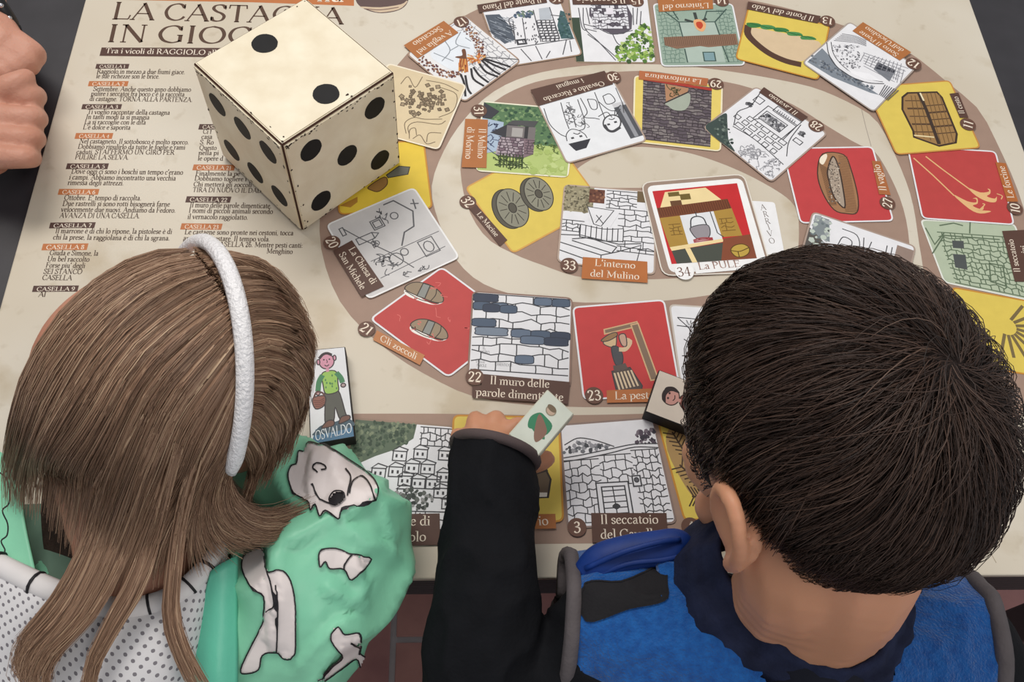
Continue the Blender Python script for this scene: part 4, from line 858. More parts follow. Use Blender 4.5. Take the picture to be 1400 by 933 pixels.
# long strip of square 22, two lines
a = Art(z=ZB + .0003 + 2 * .00062 + .0005)
a.fill([U(*p) for p in ((660, 513), (779, 524), (776, 554), (645.5, 545.5), (645.5, 530), (658, 529))], BROWN, raw=True); a.up()
text_px(a, 'Il muro delle', (669, 526.5), (751, 532), 11, TXT, 4); text_px(a, 'parole dimenticate', (650, 542.5), (770, 550), 11, TXT, 4); a.build('title_strip', SQ[22])

# ---- title, instructions
t = Art(z=Z1); TB = (84, 60, 46)
text_px(t, 'LA CASTAGNA', (151, 26), (470, 33), 23, TB, 5, 1.15); text_px(t, 'IN GIOCO', (143, 57), (384, 61), 23.5, TB, 5, 1.15); t.build('title_lettering', board, 'large dark brown title lettering')
t = Art(z=Z1); t.fill([U(*p) for p in ((130, -24), (484, -24), (484, 8), (340, 3), (230, 1), (122, -1))], (188, 114, 66), raw=True); t.up(); text_px(t, 'na', (432, 1.5), (470, 2.5), 16, (240, 226, 208), 3, 1.3); t.build('header_band', board, 'orange band above the title')
t = Art(z=Z1); t.fill([U(*p) for p in catmull([(484, -14), (488, 4), (502, 14), (522, 18), (545, 14), (557, 4), (560, -14)], 4)], (96, 76, 74), raw=True); t.up(); t.fill([U(*p) for p in catmull([(492, 9), (520, 10), (548, 6), (556, 1), (556, 4), (545, 13), (520, 17), (503, 13)], 3, True)], (206, 184, 158), raw=True); t.up(); t.line([U(*p) for p in catmull([(498, 12), (520, 13.5), (545, 10)], 4)], .0012, (120, 92, 84), raw=True); t.build('chestnut_print', board)
t = Art(z=Z1); t.fill([U(*p) for p in ((139, 65), (420, 66), (420, 80), (136, 76.5))], (82, 56, 48), raw=True); t.up(); text_px(t, 'Tra i vicoli di RAGGIOLO alla', (143.5, 72.6), (301, 75.4), 7, (236, 224, 208), 3, 1.1); t.build('subtitle_strip', board)
INST = [
 (1, 0, (132, 87.5), (177, 87.5), 6.5, 'CASELLA 1', [((132, 100.5), (253, 101.5), 'Raggiolo in mezzo a due fiumi giace.'), ((131, 107), (218, 107.6), 'le sue richezze son le brice.')]),
 (2, 1, (122, 111), (176, 111), 7, 'CASELLA 2', [((127, 124.5), (261, 125.5), 'Settembre. Anche questo anno dobbiamo'), ((124, 131), (252, 132), 'pulire i seccatoi fra poco c\'è la raccolta'), ((122, 138), (263, 139.5), 'di castagne. TORNA ALLA PARTENZA.')]),
 (3, 0, (113, 142.5), (167, 142.5), 7, 'CASELLA 3', [((119, 156), (232, 157), 'Ti voglio raccontar della castagna'), ((117, 162.7), (204, 163.5), 'In tanti modi la si mangia'), ((115, 169.8), (199, 170.4), 'La si raccoglie con le dita'), ((113, 177), (178, 177.4), 'L\'è dolce e saporita')]),
 (4, 1, (104, 182), (155, 182), 8, 'CASELLA 4', [((108, 196), (258, 197.5), 'Nel castagneto. Il sottobosco è molto sporco.'), ((106, 203.4), (253, 204.6), 'Dobbiamo ripulirlo da tutte le foglie e rami'), ((104, 210.7), (238, 211.6), 'caduti. STAI FERMO UN GIRO PER'), ((102, 218), (176, 218.4), 'PULIRE LA SELVA.')]),
 (5, 0, (92, 223.5), (149, 223.5), 8, 'CASELLA 5', [((97, 237.4), (250, 239), 'Dove oggi ci sono i boschi un tempo c\'erano'), ((94, 245.5), (240, 247), 'i campi. Abbiamo incontratto una vecchia'), ((92, 253), (169, 253.6), 'rimessa degli attrezzi.')]),
 (6, 1, (81, 258.5), (136, 258.5), 8, 'CASELLA 6', [((87, 273.6), (193, 274.2), 'Ottobre. E\' tempo di raccolta.'), ((85, 281.6), (232, 282.6), 'Due rastrelli si sono rotti bisognerà farne'), ((83, 289.6), (240, 291), 'velocemente due nuovi. Andiamo da Fedoro.'), ((81, 298), (191, 298.6), 'AVANZA DI UNA CASELLA.')]),
 (7, 0, (69, 304.5), (131, 304), 8, 'CASELLA 7', [((75, 319), (235, 320), 'Il marrone è di chi lo ripone, la pistolese è di'), ((72, 327.6), (232, 329), 'chi la prese, la raggiolana è di chi la sgrana.')]),
 (8, 1, (59, 333.5), (121, 333), 9, 'CASELLA 8', [((67, 349), (134, 349.8), 'Giuda e Simone, la'), ((64, 357.4), (122, 358), 'Un bel raccolto'), ((62, 366), (116, 366.6), 'Forse piu\' degli'), ((59, 374.6), (112, 375), 'SEI STANCO'), ((57, 383), (98, 383.4), 'CASELLA')]),
 (9, 0, (46, 391), (108, 390.5), 8.5, 'CASELLA 9', [((52, 406), (62, 406), 'Al')]),
 (20, 0, (273, 169.8), (325, 170), 7.5, 'CASELLA 20', [((277, 183), (289, 183), 'Ci f'), ((275, 190), (290, 190), 'casa'), ((273, 197.5), (292, 197.6), 'S. Ro'), ((272, 205), (296, 205.2), 'Questo'), ((271, 212), (299, 212.2), 'nella pi'), ((270, 219.5), (305, 219.8), 'le opere d')]),
 (21, 1, (265, 225), (322, 225.5), 8, 'CASELLA 21', [((267, 240), (328, 240.8), 'Finalmente la pe'), ((265.5, 247), (337, 248), 'Dobbiamo togliere i'), ((264, 255), (344, 256), 'Chi metterà gli zoccoli'), ((263, 262.6), (364, 264), 'TIRA DI NUOVO IL DADO')]),
 (22, 0, (255.5, 268.5), (316.5, 269), 8.5, 'CASELLA 22', [((259, 283.5), (371, 285), 'Il muro delle parole dimenticate.'), ((257.5, 291), (373, 292.6), 'I nomi di piccoli animali secondo'), ((256, 299.5), (339, 300.6), 'il vernacolo raggiolatto.')]),
 (23, 1, (248.5, 305.5), (304.5, 306), 8.5, 'CASELLA 23', [((252, 320.4), (401, 322), 'Le castagne sono pronte nei cestoni, tocca'), ((250, 329), (369, 330.4), 'anche a te pestare. Il tempo vola.'), ((249, 336.6), (414, 339), 'VAI ALLA CASELLA 26. Mentre pesti canti:'), ((364, 346.6), (400, 347.4), 'Menghino')]),
]
TK = (84, 66, 54)
for (num, kind, p0, p1, h, head, lines) in INST:
    t = Art(z=Z1); sl = h * .27
    q = [p0, p1, (p1[0] - sl, p1[1] + h), (p0[0] - sl, p0[1] + h)]
    t.fill([U(*p) for p in q], (186, 114, 68) if kind else (82, 58, 52), raw=True); t.up()
    text_px(t, head, (p0[0] + 3.5, p0[1] + h * .86), (p1[0] - 6, p1[1] + h * .86), h * .66, (240, 228, 210), 2, 1.15)
    so = t.build('instruction_heading', board)
    t = Art(z=Z1)
    for (a0, a1, s) in lines: text_px(t, s, a0, a1, 6.4 if num < 5 or 19 < num < 22 else 7.0, TK, 2, 1.5)
    t.build('instruction_text', so)
# hairline creases in the laminate
t = Art(z=ZB + .00007)
t.line([U(*p) for p in ((1178, 150), (1184, 175), (1191, 200))], .0006, (158, 148, 138), raw=True); t.build('crease', board); t = Art(z=ZB + .00007); t.line([U(*p) for p in ((1330, 735), (1352, 752), (1362, 770))], .0005, (160, 146, 122), raw=True)
t.build('crease', board)
# ------------------------------------------------------------------ big wooden die
DS = 0.1064 * G; DC = Vector((-0.1528 * G, 0.3559 * G)); DA = radians(-46.46)
die = tag(empty('die', (DC.x, DC.y, ZB + .0026)), 'large cream wooden die with black spots and chipped edges', 'die')
DZ = ZB + .0026
def dieM(face):
    """matrix of a face plate: local x,y in the face, z outwards"""
    c = Vector((DC.x, DC.y, DZ + DS / 2)); ex = Vector((cos(DA), sin(DA), 0)); ey = Vector((-sin(DA), cos(DA), 0)); ez = Vector((0, 0, 1))
    X, Y, N = {'right': (ey, ez, ex), 'left': (ex, ez, -ey), 'top': (ex, ey, ez), 'back': (-ex, ez, ey), 'far': (-ey, ez, -ex), 'bottom': (ex, -ey, -ez)}[face]
    m = Matrix.Identity(4)
    for i in range(3): m[i][0], m[i][1], m[i][2], m[i][3] = X[i], Y[i], N[i], c[i] + N[i] * DS / 2
    return m
bm = bmesh.new(); box_bm(bm, *(-DS / 2 + .0006, DS / 2 - .0006) * 3)
bmesh.ops.bevel(bm, geom=bm.edges[:], offset=.001, segments=1, affect='EDGES')
me = bpy.data.meshes.new('core'); R = Matrix.Rotation(DA, 4, 'Z'); R.translation = (DC.x, DC.y, DZ + DS / 2); bm.transform(R); bm.to_mesh(me); bm.free()
link('core', me, mat('dark_wood', (70, 42, 28), rough=.7), die)
cream = mat('cream_painted_wood', (240, 230, 206), rough=.38, var=0, scale=38, c2=(226, 212, 184), spec=.4, bump=.08, bscale=60)
chipm = mat('chipped_paint', (52, 34, 26), rough=.8)
spotm = mat('black_spot_paint', (20, 19, 21), rough=.55, var=.2, scale=120, spec=.2)
a_ = .29 * DS; g_ = .25 * DS
PIPS = {'top': [], 'right': [(-a_, a_), (a_, a_), (0, 0), (-a_, -a_), (a_, -a_)],
        'left': [(-a_, g_), (0, g_), (a_, g_), (-a_, -g_), (0, -g_), (a_, -g_)], 'back': [(-a_, a_), (a_, -a_)], 'far': [(-a_, a_), (a_, a_), (-a_, -a_), (a_, -a_)], 'bottom': [(0, 0)]}
Mt = dieM('top').inverted()
for p in ((362, 60), (446, 129)):
    q = Mt @ W(*p, h=DS + .0026); PIPS['top'].append((q.x, q.y))
R0.seed(5)
for fc in PIPS:
    mm = dieM(fc); hs = DS / 2 - .0019
    bm = bmesh.new(); box_bm(bm, -hs, hs, -hs, hs, -.0018, .0004)
    bmesh.ops.bevel(bm, geom=[e for e in bm.edges if all(v.co.z > 0 for v in e.verts)], offset=.0009, segments=2, affect='EDGES')
    bm.transform(mm); me = bpy.data.meshes.new('face_plate'); bm.to_mesh(me); bm.free()
    pl = link('face_plate', me, cream, die)
    for (u, v) in PIPS[fc]:
        n = 24; rr = .0098 * G
        V = [mm @ Vector((u + rr * (1 + R0.uniform(-.02, .02)) * cos(2 * pi * i / n), v + rr * (1 + R0.uniform(-.02, .02)) * sin(2 * pi * i / n), .0007)) for i in range(n)]
        V += [mm @ ((mm.inverted() @ p) - Vector((0, 0, .0006))) for p in V]
        pydata('pip', V, [list(range(n))] + [[i, n + i, n + (i + 1) % n, (i + 1) % n] for i in range(n)], spotm, pl)
    V = []; F = []
    for k in range(80 if fc in ('right', 'left') else 8):
        s_ = R0.randrange(4); t = R0.uniform(-hs, hs); dd = hs - abs(R0.gauss(0, .0022)) - .0006
        if fc in ('right', 'left') and R0.random() < .5: s_ = 0
        u, v = [(t, dd), (dd, t), (t, -dd), (-dd, t)][s_]; r1 = R0.uniform(.0003, .0012); st_ = R0.uniform(1, 2.2)
        b = len(V); kk = 6; ph = R0.random() * 6
        for i in range(kk):
            du, dv = r1 * R0.uniform(.6, 1.2) * cos(ph + 2 * pi * i / kk), r1 * R0.uniform(.6, 1.2) * sin(ph + 2 * pi * i / kk)
            if s_ in (0, 2): du *= st_
            else: dv *= st_
            V.append(mm @ Vector((max(-hs, min(hs, u + du)), max(-hs, min(hs, v + dv)), .00055)))
        F.append(list(range(b, b + kk)))
    ch = pydata('paint_chips', V, F, chipm, pl); ch['kind'] = 'stuff'

# ------------------------------------------------------------------ wooden playing pieces
def slab(name, top, thick, label, side, face, draw, group=None, cat='game piece'):
    """a flat wooden block from the four corners of its printed top face (TL TR BR BL)"""
    n = ((top[1] - top[0]).cross(top[3] - top[0])).normalized()
    if n.z < 0: n = -n
    c = sum(top, Vector()) / 4; root = tag(empty(name, c - n * thick), label, cat, group)
    V = [p.copy() for p in top] + [p - n * thick for p in top]
    bm = bmesh.new(); vs = [bm.verts.new(p) for p in V]
    for f in ((0, 1, 2, 3), (7, 6, 5, 4), (0, 4, 5, 1), (1, 5, 6, 2), (2, 6, 7, 3), (3, 7, 4, 0)): bm.faces.new([vs[i] for i in f])
    bmesh.ops.recalc_face_normals(bm, faces=bm.faces); bmesh.ops.bevel(bm, geom=bm.edges[:], offset=.0006, segments=1, affect='EDGES')
    me = bpy.data.meshes.new('block'); bm.to_mesh(me); bm.free(); link('block', me, side, root)
    ex = (top[1] - top[0]).normalized(); ey = n.cross(ex)
    def loc(p): d = p - top[0]; return (d.dot(ex), d.dot(ey))
    q = [loc(p) for p in top]; qi = inset(q, .0008)
    def put(ar, nm):
        ar.v = [tuple(top[0] + ex * x + ey * y + n * z) for (x, y, z) in ar.v]; return ar.build(nm, root)
    ar = Art(z=.00012); ar.fill(qi, face, raw=True); put(ar, 'picture_face')
    ar = Art(bilin(qi), z=.0002); draw(ar); put(ar, 'figure_drawing')
    return root
blackside = mat('black_painted_wood', (40, 38, 38), rough=.6)
def d_osvaldo(a):
    L = (60, 54, 56)
    a.fill([(.12, .86), (1, .86), (1, 1), (.0, 1)], (84, 120, 150)); shape(a, [(.1, .88), (.25, .83), (.5, .82), (.8, .80), (.98, .82), (.98, .9), (.1, .92)], (74, 92, 104)); a.up()
    shape(a, [(.40, .48), (.72, .47), (.86, .74), (.9, .79), (.72, .8), (.62, .66), (.56, .8), (.36, .82), (.38, .6)], (92, 92, 86), L)
    shape(a, [(.28, .84), (.42, .79), (.56, .8), (.54, .85), (.3, .86)], (116, 84, 74), L); shape(a, [(.68, .83), (.76, .77), (.94, .77), (.94, .81), (.72, .84)], (116, 84, 74), L); a.up()
    shape(a, [(.34, .28), (.5, .25), (.72, .27), (.74, .4), (.72, .49), (.42, .5), (.36, .4)], (150, 190, 96), L)
    for k in range(10): a.fill(circ(R0.uniform(.4, .7), R0.uniform(.3, .46), .022, .014, 6), (84, 130, 84))
    a.line(catmull([(.36, .29), (.26, .36), (.22, .46)], 4), .0042, (74, 130, 92)); a.line(catmull([(.72, .28), (.82, .34), (.86, .4)], 4), .0042, (74, 130, 92)); shape(a, circ(.22, .48, .05, .022, 8), (190, 150, 150), L); shape(a, circ(.87, .43, .06, .022, 8), (170, 150, 150), L); a.up()
    shape(a, circ(.49, .14, .20, .085, 14), (206, 148, 168), L); shape(a, circ(.27, .14, .04, .03, 8), (206, 148, 168), L); shape(a, circ(.71, .11, .04, .03, 8), (206, 148, 168), L)
    curve(a, [(.3, .1), (.4, .06), (.52, .05), (.64, .075)], .0024, (60, 50, 54)); a.fill(rectp(.46, .22, .54, .26), (206, 148, 168))
    for u in (.42, .57): a.fill(circ(u, .12, .025, .01, 6), L)
    curve(a, [(.49, .12), (.51, .15), (.48, .155)], .0006, L); curve(a, [(.43, .18), (.49, .195), (.55, .18)], .0008, L); a.up()
    shape(a, [(.08, .53), (.38, .52), (.36, .62), (.14, .645)], (142, 96, 84), L); curve(a, [(.1, .53), (.18, .47), (.32, .48), (.38, .52)], .0014, (96, 66, 60))
    for k in range(4): curve(a, [(.1 + k * .01, .55 + k * .022), (.24, .565 + k * .02), (.37, .545 + k * .02)], .0006, (96, 60, 54))
    a.up(); p0 = Vector(a.xf(.10, .975)); ex = Vector(a.xf(.97, .955)) - p0; wd = text_width('OSVALDO'); up = (Vector(a.xf(.1, .875)) - p0)
    text(a, 'OSVALDO', p0, ex / wd, up / 10, (232, 236, 240), 4, 1.05)
TOPO = [W(419.4, 479, .0155), W(472, 474, .0155), W(485.4, 598, .0155), W(424, 609, .0155)]
R0.seed(11); slab('wooden_playing_piece', TOPO, .015, 'wooden playing piece drawn with a man in green carrying a basket, lettered OSVALDO', blackside, (222, 224, 228), d_osvaldo, 'wooden playing pieces')
def d_brown(a):
    L = (60, 44, 40)       # u along the long side, the head at the left end
    shape(a, [(.32, .46), (.4, .30), (.75, .26), (.98, .3), (.98, .66), (.7, .72), (.4, .66)], (110, 58, 48), L); a.line([(.45, .3), (.56, .12)], .003, L); shape(a, circ(.215, .48, .10, .20, 14), (190, 140, 130), L)
    shape(a, [(.12, .5), (.13, .32), (.22, .25), (.30, .34), (.2, .36), (.16, .5), (.18, .66), (.13, .62)], (44, 34, 34)); a.line([(.3, .5), (.34, .5)], .003, (190, 140, 130))
    for v in (.42, .54): a.fill(circ(.19, v, .014, .03, 6), L)
    curve(a, [(.255, .42), (.265, .5), (.25, .56)], .0008, L); a.fill(rectp(.84, .05, .86, .9), (150, 130, 110))
e1 = W(901, 505.6, .0155); e2 = W(881.8, 563, .0155); dirl = (W(942, 521, .0155) - e1).normalized() * .072
TOPB = [e1, e1 + dirl, e2 + dirl, e2]
R0.seed(12); slab('wooden_playing_piece', TOPB, .015, 'wooden playing piece drawn with a dark-haired man in brown, lying near the pestle square', blackside, (206, 194, 180), d_brown, 'wooden playing pieces')
def d_green(a):
    L = (60, 50, 46)
    shape(a, [(.30, .26), (.46, .12), (.62, .24), (.64, .44), (.60, .78), (.40, .80), (.36, .5)], (62, 130, 96)); shape(a, [(.36, .2), (.3, .62), (.34, .86), (.42, .62)], (62, 130, 96)); shape(a, [(.60, .26), (.50, .70), (.38, .80), (.2, .72), (.3, .5)], (138, 106, 92)); a.up()
    shape(a, circ(.78, .46, .08, .15, 12), (196, 170, 150), (150, 140, 120)); shape(a, circ(.82, .44, .05, .16, 10), (120, 104, 84))
# held in the boy's fingers, tipped a little
HT = W(748.6, 532.5, .066); HR_ = W(785, 566, .064); HB = W(735, 625, .060); ax_ = (HB - HR_).normalized() * .046
TOPH = [HR_ + ax_, HR_, HT, HT + ax_]
TOPH = [HT + ax_, HT, HR_, HR_ + ax_]
R0.seed(13); slab('wooden_playing_piece', TOPH, .012, 'pale wooden playing piece with a green-jacketed figure held in the child\'s fingers', mat('pale_wood', (206, 206, 188), rough=.6), (212, 218, 206), d_green, 'wooden playing pieces')
# ------------------------------------------------------------------ people: volumes grown into one skin, cloth over them
from mathutils.bvhtree import BVHTree
from mathutils import noise as mnoise
DG = bpy.context.evaluated_depsgraph_get
_ico = None
def ico():
    global _ico
    if _ico is None:
        bm = bmesh.new(); bmesh.ops.create_icosphere(bm, subdivisions=2, radius=1.0)
        bm.verts.ensure_lookup_table(); _ico = ([v.co.copy() for v in bm.verts], [[v.index for v in f.verts] for f in bm.faces]); bm.free()
    return _ico
def clear_of_table(me):
    for q in me.vertices:
        x, y, z = q.co
        if y > -.013 and -.57 < x < .79 and ZT - .15 < z < ZB + .0080:
            if x < BX0 - .004:
                if z < ZT + .001 and y > .01: q.co.z = ZT + .001
            else:                                         # fold the cloth round the board's front edge
                a, b = y + .013, ZB + .0080 - z
                if a > b: q.co.z = ZB + .0080; q.co.y = -.013 + (a - b)
                else: q.co.y = -.013; q.co.z = ZB + .0080 - (b - a)
class Vol:
    def __init__(s): s.v = []; s.f = []
    def ell(s, c, ax, rx, ry, rz):
        V, F = ico(); b = len(s.v); c = Vector(c)
        s.v += [c + ax[0] * (p.x * rx) + ax[1] * (p.y * ry) + ax[2] * (p.z * rz) for p in V]; s.f += [[b + i for i in f] for f in F]
    def chain(s, pts, flat=1.0, up=None, step=.35):
        """pts = [(Vector, radius)...] grown as a tapering limb along a smooth path"""
        P = [Vector((*p, r)) for p, r in pts]; n = 6; C = catmull(P, n) if len(P) > 2 else [tuple(P[0].lerp(P[1], k / n)) for k in range(n + 1)]
        E = (Vector((1, 0, 0)), Vector((0, 1, 0)), Vector((0, 0, 1)))
        for i in range(len(C) - 1):
            a, b2 = Vector(C[i]), Vector(C[i + 1]); L = (b2.xyz - a.xyz).length; m = max(1, int(L / (step * max(.003, min(a.w, b2.w)))))
            for k in range(m):
                q = a.lerp(b2, k / m); s.ell(q.xyz, E, q.w, q.w, q.w * flat)
        q = C[-1]; s.ell(q[:3], E, q[3], q[3], q[3] * flat)
    def mesh(s, V, F):
        b = len(s.v); s.v += V; s.f += [[b + i for i in f] for f in F]
    def grow(s, name, voxel, smooth=4, m=None, parent=None, post=None):
        me = bpy.data.meshes.new(name); me.from_pydata(s.v, [], s.f); o = bpy.data.objects.new(name, me); COL.objects.link(o)
        r = o.modifiers.new('r', 'REMESH'); r.mode = 'VOXEL'; r.voxel_size = voxel
        if smooth:
            k = o.modifiers.new('s', 'SMOOTH'); k.factor = .5; k.iterations = smooth
        dg = DG(); dg.update(); me2 = bpy.data.meshes.new_from_object(o.evaluated_get(dg)); me2.name = name
        bpy.data.objects.remove(o); bpy.data.meshes.remove(me)
        if post: post(me2)
        clear_of_table(me2)
        return link(name, me2, m, parent, True)
def V3(px, py, h): return W(px, py, h)
def P3(x, y, h): return Vector((x, y, ZB + h))
def head_frame(yaw, pitch, roll):
    yaw, pitch, roll = map(radians, (yaw, pitch, roll))
    f = Vector((cos(yaw) * cos(pitch), sin(yaw) * cos(pitch), -sin(pitch))); l0 = Vector((-sin(yaw), cos(yaw), 0)); u0 = f.cross(l0)
    return f, l0 * cos(roll) + u0 * sin(roll), u0 * cos(roll) - l0 * sin(roll)
def head_volume(vol, c, fr, s, ear=1.0, flat=1.0):
    """skull, face, jaw, nose, lips and ears; s scales a child's head of .18 m length"""
    f, l, u = fr; L = lambda a, b, k: c + f * ((a if a < .06 else .06 + (a - .06) * flat) * s) + l * (b * s) + u * (k * s)
    nu, nv = 40, 28; V = []; F = []
    for j in range(nv + 1):
        th = pi * j / nv
        for i in range(nu):
            ph = 2 * pi * i / nu; x, y, z = sin(th) * cos(ph), sin(th) * sin(ph), cos(th)
            a, b, k = .090 * x, .072 * y, .088 * z
            if z < 0:                                   # face and jaw below, skull base behind
                t = -z
                b *= 1 - .28 * t * t
                if x > 0: k = k * (1 + .30 * min(1, x * 1.6)); a = a + .012 * t * (1 - t) * 2 + .016 * t * t
                else: a *= 1 - .35 * t
            V.append(L(a, b, k))
        
    for j in range(nv):
        for i in range(nu): F.append([j * nu + i, j * nu + (i + 1) % nu, (j + 1) * nu + (i + 1) % nu, (j + 1) * nu + i])
    vol.mesh(V, F)
    vol.chain([(L(.084, 0, -.004), .007 * s), (L(.095, 0, -.026), .0095 * s), (L(.098, 0, -.036), .0105 * s)])          # nose
    for b in (-.010, .010): vol.chain([(L(.090, b, -.038), .0065 * s), (L(.088, b * 1.2, -.039), .006 * s)])
    vol.chain([(L(.080, -.018, -.062), .005 * s), (L(.087, 0, -.060), .006 * s), (L(.080, .018, -.062), .005 * s)])      # lips
    vol.chain([(L(.079, -.015, -.069), .005 * s), (L(.085, 0, -.070), .0065 * s), (L(.079, .015, -.069), .005 * s)])
    vol.chain([(L(.066, -.016, -.098), .018 * s), (L(.066, .016, -.098), .018 * s)])                                    # chin
    for sd in (-1, 1): vol.ell(L(.050, .034 * sd, -.045), fr, .030 * s, .024 * s, .028 * s)                             # cheeks
    for sd in (-1, 1):                                                                                                  # ears: rim, lobe, hollow
        E = lambda a, b, k: L(a - .012, sd * (.066 + (b - .066) * ear), k - .024)
        rim = [(E(.004, .070, -.030), .0055), (E(.006, .080, -.008), .005), (E(-.002, .086, .012), .0052), (E(-.018, .090, .012), .0052), (E(-.026, .089, -.006), .005), (E(-.020, .083, -.026), .0055), (E(-.006, .074, -.040), .0062)]
        vol.chain([(p, r * s) for p, r in rim])
        vol.ell(E(-.010, .076, -.012), (f, l, u), .020 * s, .006 * s, .022 * s)
def face_details(c, fr, s, parent, browc, flat=1.0):
    f, l, u = fr; L = lambda a, b, k: c + f * ((a if a < .06 else .06 + (a - .06) * flat) * s) + l * (b * s) + u * (k * s)
    for sd in (-1, 1):
        v = Vol(); v.ell(L(.080, .030 * sd, -.006), fr, .006 * s, .012 * s, .0085 * s)
        e = pydata('eye', v.v, v.f, mat('eye_white', (230, 228, 224), rough=.2, var=0), parent, True)
        v = Vol(); v.ell(L(.0845, .030 * sd, -.006), fr, .0026 * s, .0052 * s, .0052 * s); pydata('iris', v.v, v.f, mat('brown_iris', (52, 34, 24), rough=.15, var=0), e, True)
        v = Vol(); v.chain([(L(.086, .014 * sd, .012), .002 * s), (L(.085, .030 * sd, .018), .0028 * s), (L(.076, .046 * sd, .013), .0018 * s)]); pydata('eyebrow', v.v, v.f, browc, parent, True)
skin = mat('skin', (206, 150, 124), rough=.5, var=0, scale=18, c2=(194, 134, 110), spec=.35, sss=.12, bump=.05, bscale=400)
skin_b = mat('skin_warm', (190, 136, 104), rough=.5, var=0, scale=18, c2=(206, 148, 118), spec=.35, sss=.12, bump=.05, bscale=400)
skin_a = mat('skin_adult', (204, 152, 132), rough=.5, var=0, scale=26, c2=(190, 134, 112), spec=.35, sss=.10, bump=.25, bscale=320)

def hair_mat(name, cols, rough=.42):
    m = bpy.data.materials.new(name); m.use_nodes = True; nt = m.node_tree; b = nt.nodes['Principled BSDF']
    at = nt.nodes.new('ShaderNodeAttribute'); at.attribute_name = 'tone'; r = nt.nodes.new('ShaderNodeValToRGB')
    while len(r.color_ramp.elements) < len(cols): r.color_ramp.elements.new(.5)
    for i, c in enumerate(cols):
        r.color_ramp.elements[i].position = i / (len(cols) - 1); r.color_ramp.elements[i].color = rgb(c)
    nt.links.new(at.outputs['Fac'], r.inputs[0]); nt.links.new(r.outputs[0], b.inputs['Base Color'])
    b.inputs['Roughness'].default_value = rough; b.inputs['Specular IOR Level'].default_value = .35
    return m
def strands(name, curves, m, parent, tones, rad=.00035, sides=3):
    """curves = lists of points; each becomes a thin tapering three-sided hair"""
    V = []; F = []; T = []
    for P, tn in zip(curves, tones):
        n = len(P); b = len(V)
        for i in range(n):
            d = (P[min(i + 1, n - 1)] - P[max(i - 1, 0)]); d = d.normalized() if d.length > 1e-9 else Vector((0, 0, 1))
            a = d.orthogonal().normalized() if abs(d.z) > .95 else d.cross(Vector((0, 0, 1))).normalized(); c = d.cross(a)
            q = i / (n - 1); r = rad * (1 - .75 * q ** 2)
            for k in range(sides):
                t = 2 * pi * k / sides + pi / 2; V.append(P[i] + a * (r * cos(t)) + c * (r * sin(t))); T.append(tn)
        for i in range(n - 1):
            for k in range(sides):
                k2 = (k + 1) % sides; F.append((b + i * sides + k, b + i * sides + k2, b + (i + 1) * sides + k2, b + (i + 1) * sides + k))
    me = bpy.data.meshes.new(name); me.from_pydata(V, [], F); at = me.attributes.new('tone', 'FLOAT', 'POINT'); at.data.foreach_set('value', T); me.update()
    o = link(name, me, m, parent, True); o['kind'] = 'stuff'
    return o

# ---------------------------------------------------------------- the boy
BC = P3(.186, .038, .205); BF = head_frame(116, 33, 14); BS = 1.0
bf, bl, bu = BF
def bloc(a, b, k): return BC + bf * a + bl * b + bu * k
LSH, RSH = P3(.086, -.040, .040), P3(.318, -.060, .036)
NB, NBV = P3(.197, -.050, .082), P3(.200, -.078, .076)
LEL, LWR = V3(640, 985, -.012), V3(669, 640, .038)
E3 = (Vector((1, 0, 0)), Vector((0, 1, 0)), Vector((0, 0, 1)))
boy = tag(empty('person', (.20, -.22, 0)), 'child with short dark brown hair in a blue fleece vest, reaching over the board', 'person')
def arm_hand_left(v):
    v.chain([(LSH + Vector((0, 0, -.016)), .031), (LSH.lerp(LEL, .5) + Vector((0, -.01, 0)), .031), (LEL, .026)]); v.chain([(LEL, .024), (LEL.lerp(LWR, .4), .022), (LWR, .018)])
    pc = V3(672, 612, .034); v.ell(pc, E3, .026, .026, .011); v.chain([(LWR, .018), (pc, .018)])
    for (kx, ky, mx, my, mh, tx, ty, th, r) in ((632, 604, 626, 596, .026, 630, 600, .012, .0066), (650, 590, 650, 574, .030, 655, 578, .013, .0073), (672, 588, 678, 573, .034, 684, 580, .016, .0075), (692, 594, 708, 582, .038, 722, 586, .032, .0072)):
        v.chain([(V3(kx, ky, .036), r * 1.12), (V3(mx, my, mh), r), (V3(tx, ty, th), r * .88)])
    v.chain([(V3(696, 636, .026), .0105), (V3(718, 634, .029), .0095), (V3(736, 632, .031), .0085), (V3(747, 628, .031), .0072)])
v = Vol(); head_volume(v, BC, BF, BS)
v.chain([(bloc(-.030, 0, -.045), .046), (bloc(-.034, 0, -.085), .042), (NB + Vector((0, 0, .01)), .042), (NB + Vector((0, -.015, -.03)), .044)])
v.chain([(bloc(-.016, .034, -.055), .034), (bloc(-.022, .030, -.085), .034), (NB + Vector((-.020, .008, .004)), .034), (NB + Vector((-.02, -.004, -.03)), .036)])
for sh in (LSH, RSH): v.chain([(NBV + Vector((0, .005, -.03)), .045), (sh + Vector((0, 0, -.016)), .032)])
SP = [(P3(.202, -.105, .00), .075), (P3(.205, -.135, -.10), .078), (P3(.205, -.165, -.20), .074), (P3(.205, -.185, -.30), .08)]
for dx in (-.045, .045): v.chain([(p + Vector((dx, 0, 0)), r * .86) for p, r in SP])
arm_hand_left(v)
REL, RWR = P3(.405, -.10, -.13), P3(.415, -.035 - .06, -.31)
v.chain([(RSH + Vector((0, 0, -.016)), .031), (REL, .027)]); v.chain([(REL, .026), (RWR, .019)]); v.ell(RWR + Vector((0, .01, -.04)), E3, .014, .026, .034)
for k in range(4): v.chain([(RWR + Vector((0, -.012 + k * .015, -.065)), .008), (RWR + Vector((-.004, -.012 + k * .016, -.085)), .0075), (RWR + Vector((-.012, -.012 + k * .015, -.105 + abs(k - 1.5) * .006)), .0068)])
